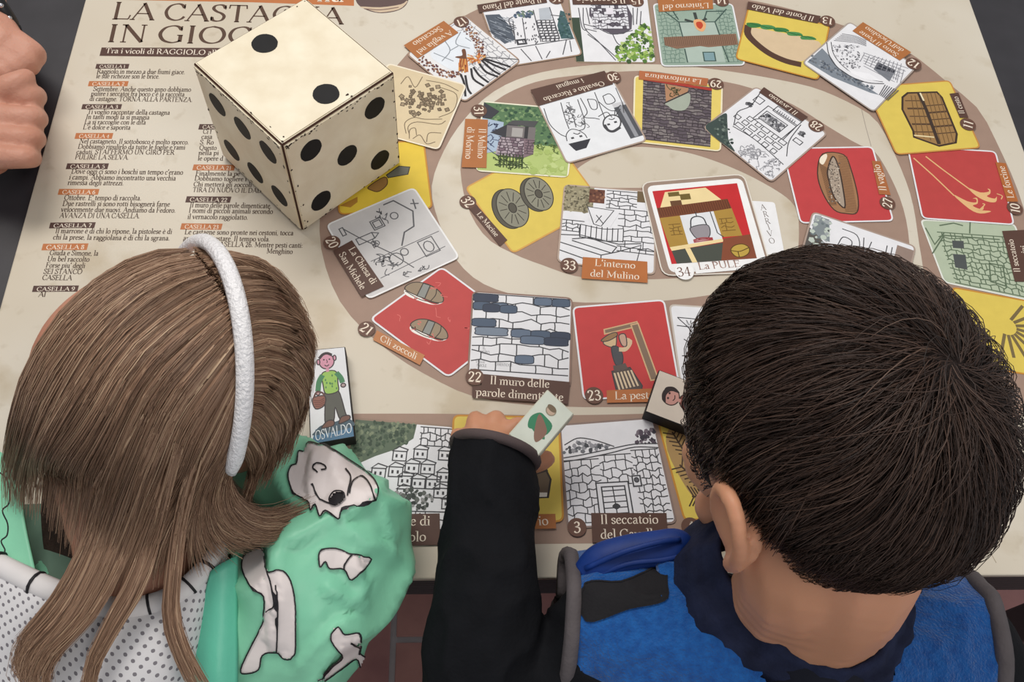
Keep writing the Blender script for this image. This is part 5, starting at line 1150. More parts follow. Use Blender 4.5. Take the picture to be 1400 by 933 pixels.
v.chain([(RWR + Vector((0, .03, -.03)), .009), (RWR + Vector((-.004, .048, -.055)), .008), (RWR + Vector((-.008, .05, -.07)), .007)])
body_b = v.grow('body', .0027, 3, skin_b, boy)
face_details(BC, BF, BS, boy, mat('dark_brow', (44, 30, 26), rough=.7))

# short hair: strands run out from the whorl at the back of the crown
def ellp(C, fr, A, d): return C + fr[0] * (A[0] * d.x) + fr[1] * (A[1] * d.y) + fr[2] * (A[2] * d.z)
AB = (.0925, .0745, .0905)
def interp(x, tab):
    for (x0, y0), (x1, y1) in zip(tab, tab[1:]):
        if x <= x1: return y0 + (y1 - y0) * (x - x0) / max(1e-6, x1 - x0)
    return tab[-1][1]
BLINE = [(0, 18), (40, 12), (58, 0), (68, -22), (78, -28), (84, -8), (98, -2), (110, -14), (122, -40), (150, -52), (180, -56)]
def b_hair(d): return math.degrees(math.asin(max(-1, min(1, d.z)))) > interp(abs(math.degrees(atan2(d.y, d.x))), BLINE)
hb = hair_mat('dark_brown_hair', [(34, 24, 20), (60, 44, 37), (82, 62, 52), (124, 100, 86)], .40)
WH = Vector((-.66, -.10, .74)).normalized()
R0.seed(21)
def flow_strand(d0, length, lift, n=8, C=BC, fr=BF, A=AB, wh=WH, swirl=.9, droop=0.0):
    d = d0.copy(); pts = []; step = length / (n - 1); rj = Vector((R0.gauss(0, 1), R0.gauss(0, 1), 0)) * (.06 + .8 * math.exp(-5 * (d0 - wh).length))
    for i in range(n):
        q = i / (n - 1)
        hgt = .0035 + lift * sin(q * pi * .80 + .1) + mnoise.noise(d * 7.0) * .003 * q
        p = ellp(C, fr, A, d); nrm = (fr[0] * (d.x / A[0]) + fr[1] * (d.y / A[1]) + fr[2] * (d.z / A[2])).normalized()
        pts.append(p + nrm * hgt)
        away = (d - wh * d.dot(wh)); dist = away.length
        if dist < .02: away = Vector((R0.uniform(-1, 1), R0.uniform(-1, 1), R0.uniform(-1, 1)))
        away = (away - d * away.dot(d)).normalized(); tang = d.cross(away)
        nz = mnoise.noise_vector(d0 * 2.6) * .55 + mnoise.noise_vector(d0 * 12) * .22 + rj
        mv = away + tang * (swirl * math.exp(-dist * 3.0) + nz.x) + away * nz.y * .3
        mv.z -= droop
        mv = (mv - d * mv.dot(d)).normalized()
        d = (d + mv * (step / .088)).normalized()
    return pts
cs, ts = [], []
while len(cs) < 15500:
    d = Vector((R0.gauss(0, 1), R0.gauss(0, 1), R0.gauss(0, 1))).normalized()
    if not b_hair(d): continue
    el = math.degrees(math.asin(d.z)); az = abs(math.degrees(atan2(d.y, d.x)))
    short = max(0, min(1, (14 - el) / 40)) * (1 if az > 50 else .3)
    ln = R0.uniform(.050, .080) * (1 - .78 * short)
    if az < 60 and el > 20: ln *= 1.0
    lf = R0.uniform(.003, .0130) * (1 - .75 * short)
    cs.append(flow_strand(d, ln, lf, 8)); ts.append(min(1, max(0, .34 + mnoise.noise(d * 11) * .35 + R0.gauss(0, .13))))
strands('hair', cs, hb, boy, ts, .00032)
V = []; F = []; idx = {}; nu, nv = 72, 48
for j in range(nv + 1):
    for i in range(nu):
        th, ph = pi * j / nv, 2 * pi * i / nu; d = Vector((sin(th) * cos(ph), sin(th) * sin(ph), cos(th)))
        el = math.degrees(math.asin(max(-1, min(1, d.z)))); bnd = interp(abs(math.degrees(atan2(d.y, d.x))), BLINE)
        k = max(0, min(1, (el - bnd) / 22)); V.append(ellp(BC, BF, [x + .0006 + .0022 * k for x in AB], d)); idx[(i, j)] = (b_hair(d))
for j in range(nv):
    for i in range(nu):
        q = [(i, j), ((i + 1) % nu, j), ((i + 1) % nu, j + 1), (i, j + 1)]
        if sum(idx[p] for p in q) >= 3: F.append([p[1] * nu + p[0] for p in q])
pydata('hair_cap', V, F, mat('hair_under', (38, 27, 23), rough=.6, var=.3, scale=220, bump=.6, bscale=350), boy, True)

# clothes of the boy
fleece = mat('blue_fleece', (26, 92, 164), rough=.9, var=0, scale=160, c2=(16, 70, 138), sheen=.35, bump=.9, bscale=520, spec=.15)
satin = mat('blue_lining', (17, 50, 120), rough=.55, var=.2, scale=40, bump=.3, bscale=60)
black = mat('black_jersey', (17, 18, 22), rough=.85, var=.15, scale=60, bump=.3, bscale=300, spec=.15)
meshb = mat('black_shoulder_panel', (30, 29, 32), rough=.8, var=.15, scale=60, bump=.3, bscale=400, spec=.2)
grey = mat('grey_binding', (88, 82, 84), rough=.8, var=.1, scale=60, bump=.3, bscale=300)
navy = mat('navy_cotton', (34, 40, 66), rough=.85, var=0, scale=50, c2=(24, 28, 48), bump=.4, bscale=350, spec=.2)
def to_px(p):
    q = p - CAM; z = q.dot(_d); return (700 + FPX * q.dot(_r) / z, 466.5 - FPX * q.dot(_u) / z)
def inside(x, y, poly):
    r = False; j = len(poly) - 1
    for i in range(len(poly)):
        if (poly[i][1] > y) != (poly[j][1] > y) and x < (poly[j][0] - poly[i][0]) * (y - poly[i][1]) / (poly[j][1] - poly[i][1]) + poly[i][0]: r = not r
        j = i
    return r
def wrinkle(amp, sc, seed=0.0, amp2=0.0, sc2=0.0):
    def f(me):
        N = [q.normal.copy() for q in me.vertices]
        for q, nn in zip(me.vertices, N):
            k = mnoise.noise(q.co * sc + Vector((seed, 0, 0))) * amp
            if amp2: k += ((1 - abs(mnoise.noise(q.co * sc2 + Vector((0, seed, 0))))) ** 5 - .25) * amp2
            q.co += nn * k
    return f
def cut(o, keep):
    bm = bmesh.new(); bm.from_mesh(o.data); bmesh.ops.delete(bm, geom=[f for f in bm.faces if not keep(f.calc_center_median())], context='FACES'); bm.to_mesh(o.data); bm.free()
# vest
v = Vol()
for dx in (-.05, .05): v.chain([(p + Vector((dx, -.004, 0)), r * .98) for p, r in SP])
v.chain([(NBV + Vector((-.01, -.004, -.038)), .068), (LSH.lerp(NBV, .5) + Vector((0, -.004, -.018)), .058), (LSH + Vector((-.006, 0, -.010)), .054), (LSH + Vector((-.04, 0, -.03)), .052)])
v.chain([(NBV + Vector((.01, -.004, -.038)), .068), (RSH.lerp(NBV, .5) + Vector((0, -.004, -.018)), .058), (RSH + Vector((.006, 0, -.006)), .054), (RSH + Vector((.05, 0, -.03)), .052)])
vest = v.grow('fleece_vest', .0042, 8, [fleece], boy, wrinkle(.004, 14, 3.0, .003, 30))
nx = (LSH - RSH).normalized()
vfull = BVHTree.FromPolygons([q.co.copy() for q in vest.data.vertices], [list(f.vertices) for f in vest.data.polygons])
LCUT, RCUT = .040, .010
cut(vest, lambda c: (c - NBV - Vector((0, .018, .0))).length > .054 and (c - LSH).dot(nx) < LCUT and (c - RSH).dot(-nx) < RCUT)
def section(o, n, k):
    a = n.cross(Vector((0, 0, 1))).normalized(); b = a.cross(n); out = []
    for i in range(28):
        t = 2 * pi * i / 28; r = a * cos(t) + b * sin(t); h = vfull.ray_cast(o + n * k + Vector((0, 0, -.012)) + r * .12, -r)
        out.append(h[0] + r * .0005 if h[0] else o + n * k + r * .05)
    return out
def tube(name, pts, radii, m, parent, n=10, res=6, flat=1.0, closed=False, post=None):
    C = catmull([Vector((*p, r)) for p, r in zip(pts, radii)], res, closed); V = []; F = []; N = len(C)
    for i, q in enumerate(C):
        a = Vector(C[i - 1][:3]) if (i or closed) else Vector(q[:3]); b = Vector(C[(i + 1) % N][:3]) if (i < N - 1 or closed) else Vector(q[:3]); d = (b - a).normalized()
        s = d.cross(Vector((0, 0, 1))); s = s.normalized() if s.length > 1e-4 else Vector((1, 0, 0)); t = s.cross(d)
        for k in range(n):
            w = 2 * pi * k / n; V.append(Vector(q[:3]) + s * (q[3] * cos(w)) + t * (q[3] * flat * sin(w)))
    for i in range(N if closed else N - 1):
        for k in range(n): F.append([i * n + k, i * n + (k + 1) % n, ((i + 1) % N) * n + (k + 1) % n, ((i + 1) % N) * n + k])
    if not closed: F += [list(range(n))[::-1], [(N - 1) * n + k for k in range(n)]]
    o = pydata(name, V, F, m, parent, True); clear_of_table(o.data); return o
vb = BVHTree.FromPolygons([q.co.copy() for q in vest.data.vertices], [list(f.vertices) for f in vest.data.polygons])
def on(bvh, px, py, off=.001, hfall=.05):
    hit = bvh.ray_cast(CAM, ray(px, py).normalized())
    return hit[0] - ray(px, py).normalized() * off if hit[0] else W(px, py, hfall)
tube('armhole_binding', section(LSH, nx, LCUT), [.0055] * 28, grey, vest, 8, 2, 1.0, True)
tube('armhole_binding', section(RSH, -nx, RCUT), [.0060] * 28, grey, vest, 8, 2, 1.0, True)
# turned-up lining fold on the shoulder
fold = tube('lining_fold', [V3(*p) for p in ((797, 786, .062), (822, 768, .070), (860, 757, .075), (900, 750, .078), (928, 745, .080), (936, 752, .078))], [.009, .0125, .0130, .0125, .011, .006], satin, vest, 14, 8, .62)
for f_ in ([(800, 778, .071), (850, 756, .086), (900, 742, .090), (930, 738, .088)], [(806, 792, .068), (856, 772, .080), (905, 766, .083), (932, 760, .083)]):
    tube('fold_seam', [V3(*p) for p in f_], [.002] * 4, satin, fold, 6, 5)
tube('shoulder_strap', [V3(*p) for p in ((918, 770, .080), (922, 795, .080), (930, 825, .078), (940, 850, .070))], [.011, .011, .009, .006], fleece, vest, 10, 6, .35)
v = Vol()
for sh in (LSH, RSH): v.chain([(NBV + Vector((0, .012, -.036)), .060), (sh.lerp(NBV, .35) + Vector((0, .004, -.036)), .044)])
v.chain([(NBV + Vector((0, .012, -.036)), .058), (NBV + Vector((0, .016, -.008)), .052), (NBV + Vector((0, .024, .008)), .048)])
v.grow('sweatshirt', .004, 4, mat('dark_navy_sweatshirt', (20, 22, 34), rough=.9, var=.1, bump=.3), boy)
# navy collar standing round the neck
inn = [(985, 742), (1003, 800), (1043, 858), (1098, 900), (1150, 913), (1190, 890), (1214, 840), (1222, 785), (1180, 735), (1110, 715), (1030, 715)]
out = [(905, 762), (897, 850), (940, 915), (1030, 968), (1150, 985), (1225, 950), (1250, 880), (1258, 790), (1215, 700), (1110, 670), (990, 690)]
ci = catmull([V3(x, y, .112) for x, y in inn], 7, True); co = catmull([V3(x, y, .062) for x, y in out], 7, True); K = len(ci)
V = []; F = []
for i in range(K):
    a, b = Vector(ci[i]), Vector(co[i]); o_ = (b - a); o_.z = 0; L_ = o_.length; o_.normalize(); w = .004 * sin(i * .8) + .003 * sin(i * 1.9)
    for (t, z) in ((-.10, -.055), (-.04, -.02), (0, .0), (.06, .008), (.14, .0085), (.24, .002), (.36, -.006), (.46, -.006), (.60, -.018), (.8, -.036), (1.0, -.050), (1.05, -.062)):
        V.append(a + o_ * (L_ * t) + Vector((0, 0, z + w * (.3 + t))))
n = 12
for i in range(K):
    for k in range(n - 1): F.append([i * n + k, i * n + k + 1, ((i + 1) % K) * n + k + 1, ((i + 1) % K) * n + k])
pydata('collar', V, F, navy, boy, True)
# black sleeves
SL = [(LSH + Vector((.0, 0, -.012)), .046), (V3(800, 915, .015), .046), (V3(735, 970, -.005), .045), (V3(668, 985, -.015), .045), (V3(655, 915, .018), .0435), (V3(660, 855, .034), .041), (V3(666, 790, .043), .0365), (V3(670, 730, .046), .0350), (V3(670, 675, .046), .0350), (V3(670, 640, .046), .0335), (V3(670, 622, .045), .0325)]
v = Vol(); v.chain(SL, .92)
slv = v.grow('black_sleeve', .004, 5, black, boy, wrinkle(.0035, 22, 8.0, .004, 26))
cp = V3(671, 640, .045); cdir = (V3(690, 570, .045) - cp).normalized()
cut(slv, lambda c: (c - cp).dot(cdir) < .0125 or (c - cp).length > .062)
cs_ = cdir.cross(Vector((0, 0, 1))).normalized(); sn_ = Vector((0, 0, 1))
tube('cuff', [cp + cdir * .0128 + cs_ * (.0315 * cos(t)) + sn_ * (.030 * sin(t)) for t in [i * pi / 8 for i in range(16)]], [.0042] * 16, mat('brown_binding', (84, 72, 72), rough=.8, bump=.2), slv, 8, 3, 1.0, True)
v = Vol(); v.chain([(RSH + Vector((-.020, 0, -.016)), .052), (RSH + Vector((.018, -.008, -.030)), .050), (REL, .040), (RWR, .030)]); rs = v.grow('black_sleeve', .006, 5, black, boy, wrinkle(.003, 22, 2.0)); 
cut(rs, lambda c: c.z > RWR.z - .012)
trs = mat('dark_trousers', (40, 44, 58), rough=.9, var=.2, scale=40, bump=.3)
def trousers(parent, cx, cy0, m, hips, s=1.0, top=-.30):
    v = Vol()
    for dx in (-.055 * s, .055 * s):
        v.chain([(P3(cx + dx * .8, cy0, top), .082 * s), (P3(cx + dx, cy0 - .002, top - .04), .076 * s), (P3(cx + dx * 1.15, cy0 + .02, -.50), .056 * s), (P3(cx + dx * 1.2, cy0 - .003, -.70), .046 * s)])
    o = v.grow('trousers', .007, 6, m, parent, wrinkle(.003, 20, 1.0)); cut(o, lambda c: c.z > .04); return o
def shoes(parent, cx, cy, m, s=1.0):
    for dx in (-.066 * s, .066 * s):
        v = Vol(); v.chain([(Vector((cx + dx, cy - .03, .034)), .033 * s), (Vector((cx + dx, cy + .04, .030)), .030 * s), (Vector((cx + dx * 1.1, cy + .10 * s, .025)), .024 * s)])
        sh = v.grow('shoe', .004, 4, m, parent, lambda me: [setattr(q.co, 'z', max(.008, q.co.z)) for q in me.vertices])
        v = Vol(); v.chain([(Vector((cx + dx, cy - .03, .009)), .034 * s), (Vector((cx + dx, cy + .04, .009)), .031 * s), (Vector((cx + dx * 1.1, cy + .102 * s, .009)), .026 * s)], .26)
        v.grow('sole', .004, 2, mat('white_rubber', (200, 200, 196), rough=.7), sh, lambda me: [setattr(q.co, 'z', max(.0003, q.co.z)) for q in me.vertices])
trousers(boy, .205, -.188, trs, 0); shoes(boy, .205, -.19, mat('dark_shoe', (46, 48, 56), rough=.7, bump=.2))
# ---------------------------------------------------------------- the girl
GC = P3(-.224, .1045, .13); GFR = head_frame(19.7, 26.7, -6.3); GS = .93
gf, gl, gu = GFR
def gloc(a, b, k): return GC + gf * a + gl * b + gu * k
girl = tag(empty('person', (-.25, -.14, 0)), 'child with long light brown hair and white headband in a mint green jacket', 'person')
GNB = P3(-.246, -.022, .045); GR, GLS = P3(-.142, -.046, .024), P3(-.350, -.032, .012)
GSP = [(P3(-.250, -.060, -.02), .066), (P3(-.250, -.095, -.10), .070), (P3(-.250, -.120, -.20), .068), (P3(-.250, -.140, -.30), .074)]
GEL, GWR = V3(495, 722, .036), V3(340, 590, .026)
v = Vol(); head_volume(v, GC, GFR, GS, .35, .45)
v.chain([(gloc(-.028, 0, -.042), .042), (gloc(-.030, 0, -.080), .038), (GNB + Vector((0, .01, .0)), .038), (GNB + Vector((0, -.02, -.03)), .042)])
for sh in (GR, GLS): v.chain([(GNB + Vector((0, -.03, -.045)), .040), (sh + Vector((0, 0, -.012)), .030)])
for dx in (-.04, .04): v.chain([(p + Vector((dx, 0, 0)), r * .84) for p, r in GSP])
v.chain([(GR + Vector((0, 0, -.01)), .030), (GEL + Vector((0, 0, -.006)), .024)]); v.chain([(GEL + Vector((0, 0, -.006)), .024), (GWR, .017)])
hc = V3(308, 566, .022); v.chain([(GWR, .017), (hc, .016)]); v.ell(hc, E3, .024, .024, .011)
hd = (V3(300, 560, .022) - V3(340, 590, .022)).normalized(); hs_ = hd.cross(Vector((0, 0, 1))).normalized()
for k, ln in ((-1.5, .034), (-.5, .040), (.5, .042), (1.5, .038)):
    b0 = hc + hd * .016 + hs_ * (k * .0125); v.chain([(b0, .0072), (b0 + hd * ln * .55 + Vector((0, 0, .004)), .0066), (b0 + hd * ln + Vector((0, 0, -.007)), .0058)])
v.chain([(hc - hd * .008 + hs_ * .02, .009), (hc + hd * .010 + hs_ * .034, .008), (hc + hd * .026 + hs_ * .036 + Vector((0, 0, -.006)), .0068)])
LEL, LWRg = P3(-.40, -.06, -.12), P3(-.39, -.05, -.28)
v.chain([(GLS + Vector((0, 0, -.012)), .030), (LEL, .024)]); v.chain([(LEL, .024), (LWRg, .017)]); v.ell(LWRg + Vector((0, .004, -.034)), E3, .012, .022, .03)
for k in range(4): v.chain([(LWRg + Vector((0, -.012 + k * .012, -.055)), .0068), (LWRg + Vector((.008, -.012 + k * .0125, -.088)), .006)])
v.chain([(LWRg + Vector((0, .022, -.02)), .008), (LWRg + Vector((.004, .036, -.052)), .0066)])
v.grow('body', .0030, 3, skin, girl)
face_details(GC, GFR, GS, girl, mat('light_brow', (120, 90, 68), rough=.7), .45)

# jacket
mint = mat('mint_nylon', (142, 212, 176), rough=.42, var=0, scale=9, c2=(128, 202, 168), spec=.4, bump=.25, bscale=70)
teal = mat('teal_facing', (98, 190, 162), rough=.4, var=.05, scale=20, spec=.4, bump=.3, bscale=80)
v = Vol()
for dx in (-.045, .045): v.chain([(p + Vector((dx, -.004, 0)), r * 1.02) for p, r in GSP])
for sh in (GR, GLS): v.chain([(GNB + Vector((0, -.020, -.050)), .064), (sh.lerp(GNB, .5) + Vector((0, -.008, -.025)), .056), (sh + Vector((0, 0, -.012)), .052)])
v.chain([(GR + Vector((-.01, 0, -.008)), .052), (V3(432, 806, .036), .050), (V3(474, 738, .040), .043), (V3(452, 690, .038), .036), (V3(402, 656, .034), .030), (V3(360, 630, .032), .026)])
v.chain([(GLS + Vector((0, 0, -.012)), .050), (LEL, .044), (LWRg, .036)])
FOLDS = [([(405, 742), (452, 716), (500, 690), (520, 672)], 9, 34, .0075), ([(536, 752), (500, 738), (478, 722)], 8, 26, .005), ([(452, 812), (480, 826), (498, 808), (488, 776)], 8, 28, .0065), ([(346, 700), (372, 740), (382, 800), (372, 870)], 12, 26, .005), ([(470, 845), (440, 870), (410, 905)], 8, 30, .005), ([(412, 590), (430, 625), (425, 668)], 8, 24, .004), ([(505, 660), (520, 690), (530, 730)], 6, 20, .004)]
def jk_post(me):
    wrinkle(.005, 14, 5.0, .014, 13)(me)
    N = [q.normal.copy() for q in me.vertices]
    for q, nn in zip(me.vertices, N):                       # pinched folds in the stiff nylon
        if nn.dot(CAM - q.co) <= 0: continue
        x, y = to_px(q.co)
        if not (300 < x < 560 and 570 < y < 950): continue
        best = 0.0
        for pl, w1, w2, am in FOLDS:
            for (ax, ay), (bx, by) in zip(pl, pl[1:]):
                ex, ey = bx - ax, by - ay; L2 = ex * ex + ey * ey; t = max(0, min(1, ((x - ax) * ex + (y - ay) * ey) / L2)); dx, dy = x - ax - ex * t, y - ay - ey * t
                dd = sqrt(dx * dx + dy * dy); w = w1 if ex * dy - ey * dx > 0 else w2
                if dd < w: best = max(best, am * (1 - dd / w))
        q.co += nn * best
jk = v.grow('mint_jacket', .0042, 4, mint, girl, jk_post)
cut(jk, lambda c: (c - GNB - Vector((0, .020, .006))).length > .058 and c.z > .0)
jb = BVHTree.FromPolygons([q.co.copy() for q in jk.data.vertices], [list(f.vertices) for f in jk.data.polygons])
def px_print(name, polygon, lines, fillc, linec, parent, bvh, step=2.0, off=.0013, lw=.0011):
    """print that lies on the cloth: cells inside the outline carried onto the surface, then the outline"""
    Q = catmull(polygon, 4, True) if polygon else []
    V = []; F = []; seen = {}
    def node(i, j, x0, y0):
        if (i, j) not in seen:
            h = bvh.ray_cast(CAM, ray(x0 + i * step, y0 + j * step).normalized()); 
            seen[(i, j)] = len(V) if h[0] else None
            if h[0]: V.append(h[0] + h[1] * (off if h[1].dot(ray(x0, y0)) < 0 else -off))
        return seen[(i, j)]
    if Q:
        x0, x1, y0, y1 = min(p[0] for p in Q), max(p[0] for p in Q), min(p[1] for p in Q), max(p[1] for p in Q)
        for i in range(int((x1 - x0) / step) + 1):
            for j in range(int((y1 - y0) / step) + 1):
                if inside(x0 + (i + .5) * step, y0 + (j + .5) * step, Q):
                    q = [node(i, j, x0, y0), node(i, j + 1, x0, y0), node(i + 1, j + 1, x0, y0), node(i + 1, j, x0, y0)]
                    if None not in q and max((V[q[k]] - V[q[k - 1]]).length for k in range(4)) < .008: F.append(q)
        o = pydata(name, V, F, fillc, parent, True)
    for L in ([Q + Q[:1]] if Q else []) + [catmull(l, 5) for l in lines]:
        P = []
        for k in range(len(L) - 1):
            a, b = Vector(L[k]), Vector(L[k + 1]); m = max(1, int((b - a).length / 3))
            P += [a.lerp(b, t / m) for t in range(m)]
        P.append(Vector(L[-1])); V2 = []; F2 = []; last = None
        for k, p in enumerate(P):
            d = P[min(k + 1, len(P) - 1)] - P[max(k - 1, 0)]; d = d.normalized() if d.length > 1e-6 else Vector((1, 0)); nrm = Vector((-d.y, d.x)) * (lw * 1264 / .68 * .5)
            hh = [bvh.ray_cast(CAM, ray(*(p + nrm * s)).normalized()) for s in (-1, 1)]
            if hh[0][0] and hh[1][0] and (hh[0][0] - hh[1][0]).length < .01:
                b = len(V2)
                for h in hh: V2.append(h[0] + h[1] * (off * 1.6 if h[1].dot(ray(*p)) < 0 else -off * 1.6))
                if last is not None and (V2[last] - V2[b]).length < .012: F2.append([last, b, b + 1, last + 1])
                last = b
            else: last = None
        if F2: pydata(name + '_outline', V2, F2, linec, o if Q else parent)
px_print('shoulder_panel', [(800, 799), (850, 796), (903, 776), (912, 800), (908, 822), (860, 833), (802, 850)], [], meshb, meshb, vest, vb, 2.0, .0008)
pw = mat('white_print', (226, 216, 214), rough=.5, var=.03, scale=30); pk = mat('black_print', (34, 32, 36), rough=.5, var=0)
C5 = lambda L: [(330 + x / 2.5, 560 + y / 2.5) for x, y in L]
px_print('dog_print', C5([(160, 235), (170, 200), (190, 190), (195, 150), (215, 150), (230, 120), (262, 128), (290, 130), (350, 170), (430, 225), (460, 262), (452, 308), (400, 328), (345, 345), (330, 372), (290, 352), (270, 372), (255, 330), (238, 352), (230, 318), (180, 290)]),
         [C5(l) for l in ([(262, 222), (248, 205), (258, 190), (285, 195), (292, 208), (275, 212)], [(243, 258), (270, 310), (325, 335)], [(350, 208), (370, 240), (365, 300)], [(372, 292), (380, 250), (410, 236), (440, 268), (450, 308)])], pw, pk, jk, jb)
px_print('dog_nose_print', C5([(308, 315), (325, 292), (352, 292), (354, 312), (330, 334), (312, 332)]), [], pk, pk, jk, jb, 2.0, .0024)
px_print('dog_print', C5([(80, 480), (95, 555), (130, 550), (165, 590), (185, 690), (186, 828), (150, 850), (122, 825), (75, 838), (62, 885), (20, 898), (0, 885), (40, 800), (78, 720), (80, 640), (35, 608), (5, 548), (20, 500)]), [C5([(120, 600), (122, 720), (122, 825)]), C5([(95, 555), (110, 610), (118, 670), (90, 690)])], pw, pk, jk, jb)
px_print('dog_print', C5([(268, 488), (310, 476), (350, 485), (375, 500), (440, 508), (378, 580), (352, 545), (300, 545), (285, 520), (266, 540)]), [C5([(378, 498), (355, 530), (352, 548)])], pw, pk, jk, jb)
px_print('dog_print', C5([(302, 775), (328, 745), (350, 768), (395, 765), (405, 800), (400, 832), (440, 862), (405, 884), (385, 850), (335, 885), (265, 930), (300, 878), (340, 842), (315, 805)]), [C5([(370, 795), (400, 810), (395, 835)])], pw, pk, jk, jb)
px_print('dog_print', C5([(105, 80), (135, 58), (155, 88), (128, 110), (118, 140), (98, 138)]), [], pw, pk, jk, jb)

# hood lying open on the back: rim, white perforated lining, teal facing
def perforated():
    m = bpy.data.materials.new('white_perforated_lining'); m.use_nodes = True; nt = m.node_tree; b = nt.nodes['Principled BSDF']; b.inputs['Roughness'].default_value = .75
    uv = nt.nodes.new('ShaderNodeAttribute'); uv.attribute_name = 'net'; sp = nt.nodes.new('ShaderNodeSeparateXYZ'); nt.links.new(uv.outputs['Vector'], sp.inputs[0])
    def mth(op, a, b_=None):
        n = nt.nodes.new('ShaderNodeMath'); n.operation = op
        for i, q in enumerate((a, b_)):
            if q is None: continue
            if isinstance(q, (int, float)): n.inputs[i].default_value = q
            else: nt.links.new(q, n.inputs[i])
        return n.outputs[0]
    sx = mth('SINE', mth('MULTIPLY', sp.outputs[0], 800.0)); sy = mth('SINE', mth('MULTIPLY', sp.outputs[1], 800.0))
    g = mth('GREATER_THAN', mth('MULTIPLY', sx, sy), .58)
    mx = nt.nodes.new('ShaderNodeMix'); mx.data_type = 'RGBA'; nt.links.new(g, mx.inputs['Factor']); mx.inputs[6].default_value = rgb((214, 212, 214)); mx.inputs[7].default_value = rgb((120, 116, 122))
    nt.links.new(mx.outputs[2], b.inputs['Base Color']); return m
def net_surface(rows, nu=6, nv=6):
    """rows of control points -> smooth grid of points"""
    R1 = [catmull([Vector(p) for p in r], nu) for r in rows]; out = []
    cols = [catmull([R1[j][i] for j in range(len(R1))], nv) for i in range(len(R1[0]))]
    return [[Vector(cols[i][j]) for i in range(len(cols))] for j in range(len(cols[0]))]
def net_obj(name, Gd, m, parent, thick=0.0):
    nr, nc = len(Gd), len(Gd[0]); V = [p for r in Gd for p in r]; F = [[j * nc + i, j * nc + i + 1, (j + 1) * nc + i + 1, (j + 1) * nc + i] for j in range(nr - 1) for i in range(nc - 1)]
    o = pydata(name, V, F, m, parent, True); at = o.data.attributes.new('net', 'FLOAT_VECTOR', 'POINT'); vals = []
    for j in range(nr):
        ux = 0
        for i in range(nc):
            if i: ux += (Gd[nr // 2][i] - Gd[nr // 2][i - 1]).length
            vals += [ux, sum((Gd[q][nc // 2] - Gd[q - 1][nc // 2]).length for q in range(1, j + 1)), 0]
    at.data.foreach_set('vector', vals)
    if thick:
        sm = o.modifiers.new('t', 'SOLIDIFY'); sm.thickness = thick; sm.offset = -1
    return o
rim = [(-40, 752, 0.070), (20, 784, 0.076), (80, 812, 0.080), (140, 832, 0.082), (195, 832, 0.082), (245, 812, 0.080), (282, 776, 0.076), (302, 738, 0.070)]
r1 = [(-50, 782, 0.068), (16, 815, 0.076), (78, 845, 0.082), (142, 866, 0.085), (205, 866, 0.085), (258, 838, 0.080), (285, 790, 0.074), (304, 745, 0.068)]
r2 = [(-60, 830, 0.060), (8, 868, 0.070), (74, 905, 0.076), (146, 930, 0.079), (214, 922, 0.077), (262, 880, 0.070), (284, 820, 0.064), (306, 760, 0.062)]
r3 = [(-70, 890, 0.046), (0, 940, 0.056), (70, 985, 0.060), (150, 1010, 0.062), (222, 990, 0.058), (264, 930, 0.052), (282, 860, 0.050), (304, 790, 0.054)]
hood = net_obj('hood_lining', net_surface([[V3(*p) for p in r] for r in (rim, r1, r2, r3)], 6, 6), perforated(), girl, .003)
inner = [(-40, 700, .030), (30, 690, .032), (90, 690, .034), (140, 695, .035), (190, 700, .035), (235, 705, .034), (268, 705, .032), (296, 700, .030)]
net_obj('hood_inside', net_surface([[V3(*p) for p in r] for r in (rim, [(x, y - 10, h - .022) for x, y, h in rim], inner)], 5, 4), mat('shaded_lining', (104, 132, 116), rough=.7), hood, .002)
side = net_obj('hood_side', net_surface([[V3(*p) for p in r] for r in ([(-50, 600, .050), (0, 618, .058), (32, 640, .064)], [(-50, 680, .052), (4, 690, .062), (34, 704, .068)], [(-50, 740, .060), (8, 768, .070), (52, 792, .074)])], 8, 8), mint, hood, .002)
net_obj('hair_inner_shade', net_surface([[V3(*p) for p in r] for r in ([(70, 600, .075), (150, 600, .075), (230, 620, .075), (300, 640, .075)], [(56, 690, .050), (140, 700, .054), (225, 705, .054), (290, 705, .052)], [(62, 775, .046), (140, 800, .050), (215, 798, .050), (276, 760, .048)])], 8, 8), mat('shaded_inner_hair', (50, 36, 29), rough=.7, var=.3, scale=160, bump=.6, bscale=300), girl)  # inner hair filling the hood opening, shade put into its dark colour
rimt = tube('hood_rim', [V3(*p) for p in rim], [.0068, .0075, .008, .0082, .0082, .008, .0068, .004], mat('white_rim', (222, 218, 218), rough=.6, var=.03), hood, 10, 6, .9)
sb_ = BVHTree.FromPolygons([q.co.copy() for q in side.data.vertices], [list(f.vertices) for f in side.data.polygons])
px_print('dog_print', [(-8, 655), (8, 652), (15, 668), (15, 690), (6, 700), (13, 718), (12, 734), (4, 742), (9, 756), (-8, 758)], [], pw, pk, side, sb_)
rc = catmull([V3(*p) for p in rim], 10)
for k in (6, 15, 24, 42, 53, 60):
    p, q = Vector(rc[k]), Vector(rc[k + 1]); d = (q - p).normalized(); tube('stripe', [p - d * .0008, p + d * .0008], [.0086, .0086], pk, rimt, 12, 2, .95)
fac = [[V3(*p) for p in r] for r in ([(288, 782, 0.079), (304, 770, 0.079), (322, 760, 0.075)], [(276, 850, 0.069), (298, 846, 0.073), (322, 844, 0.067)], [(266, 920, 0.059), (294, 922, 0.065), (322, 925, 0.057)], [(262, 1000, 0.043), (290, 1005, 0.047), (322, 1010, 0.041)])]
net_obj('hood_facing', net_surface(fac, 6, 6), teal, hood, .003)
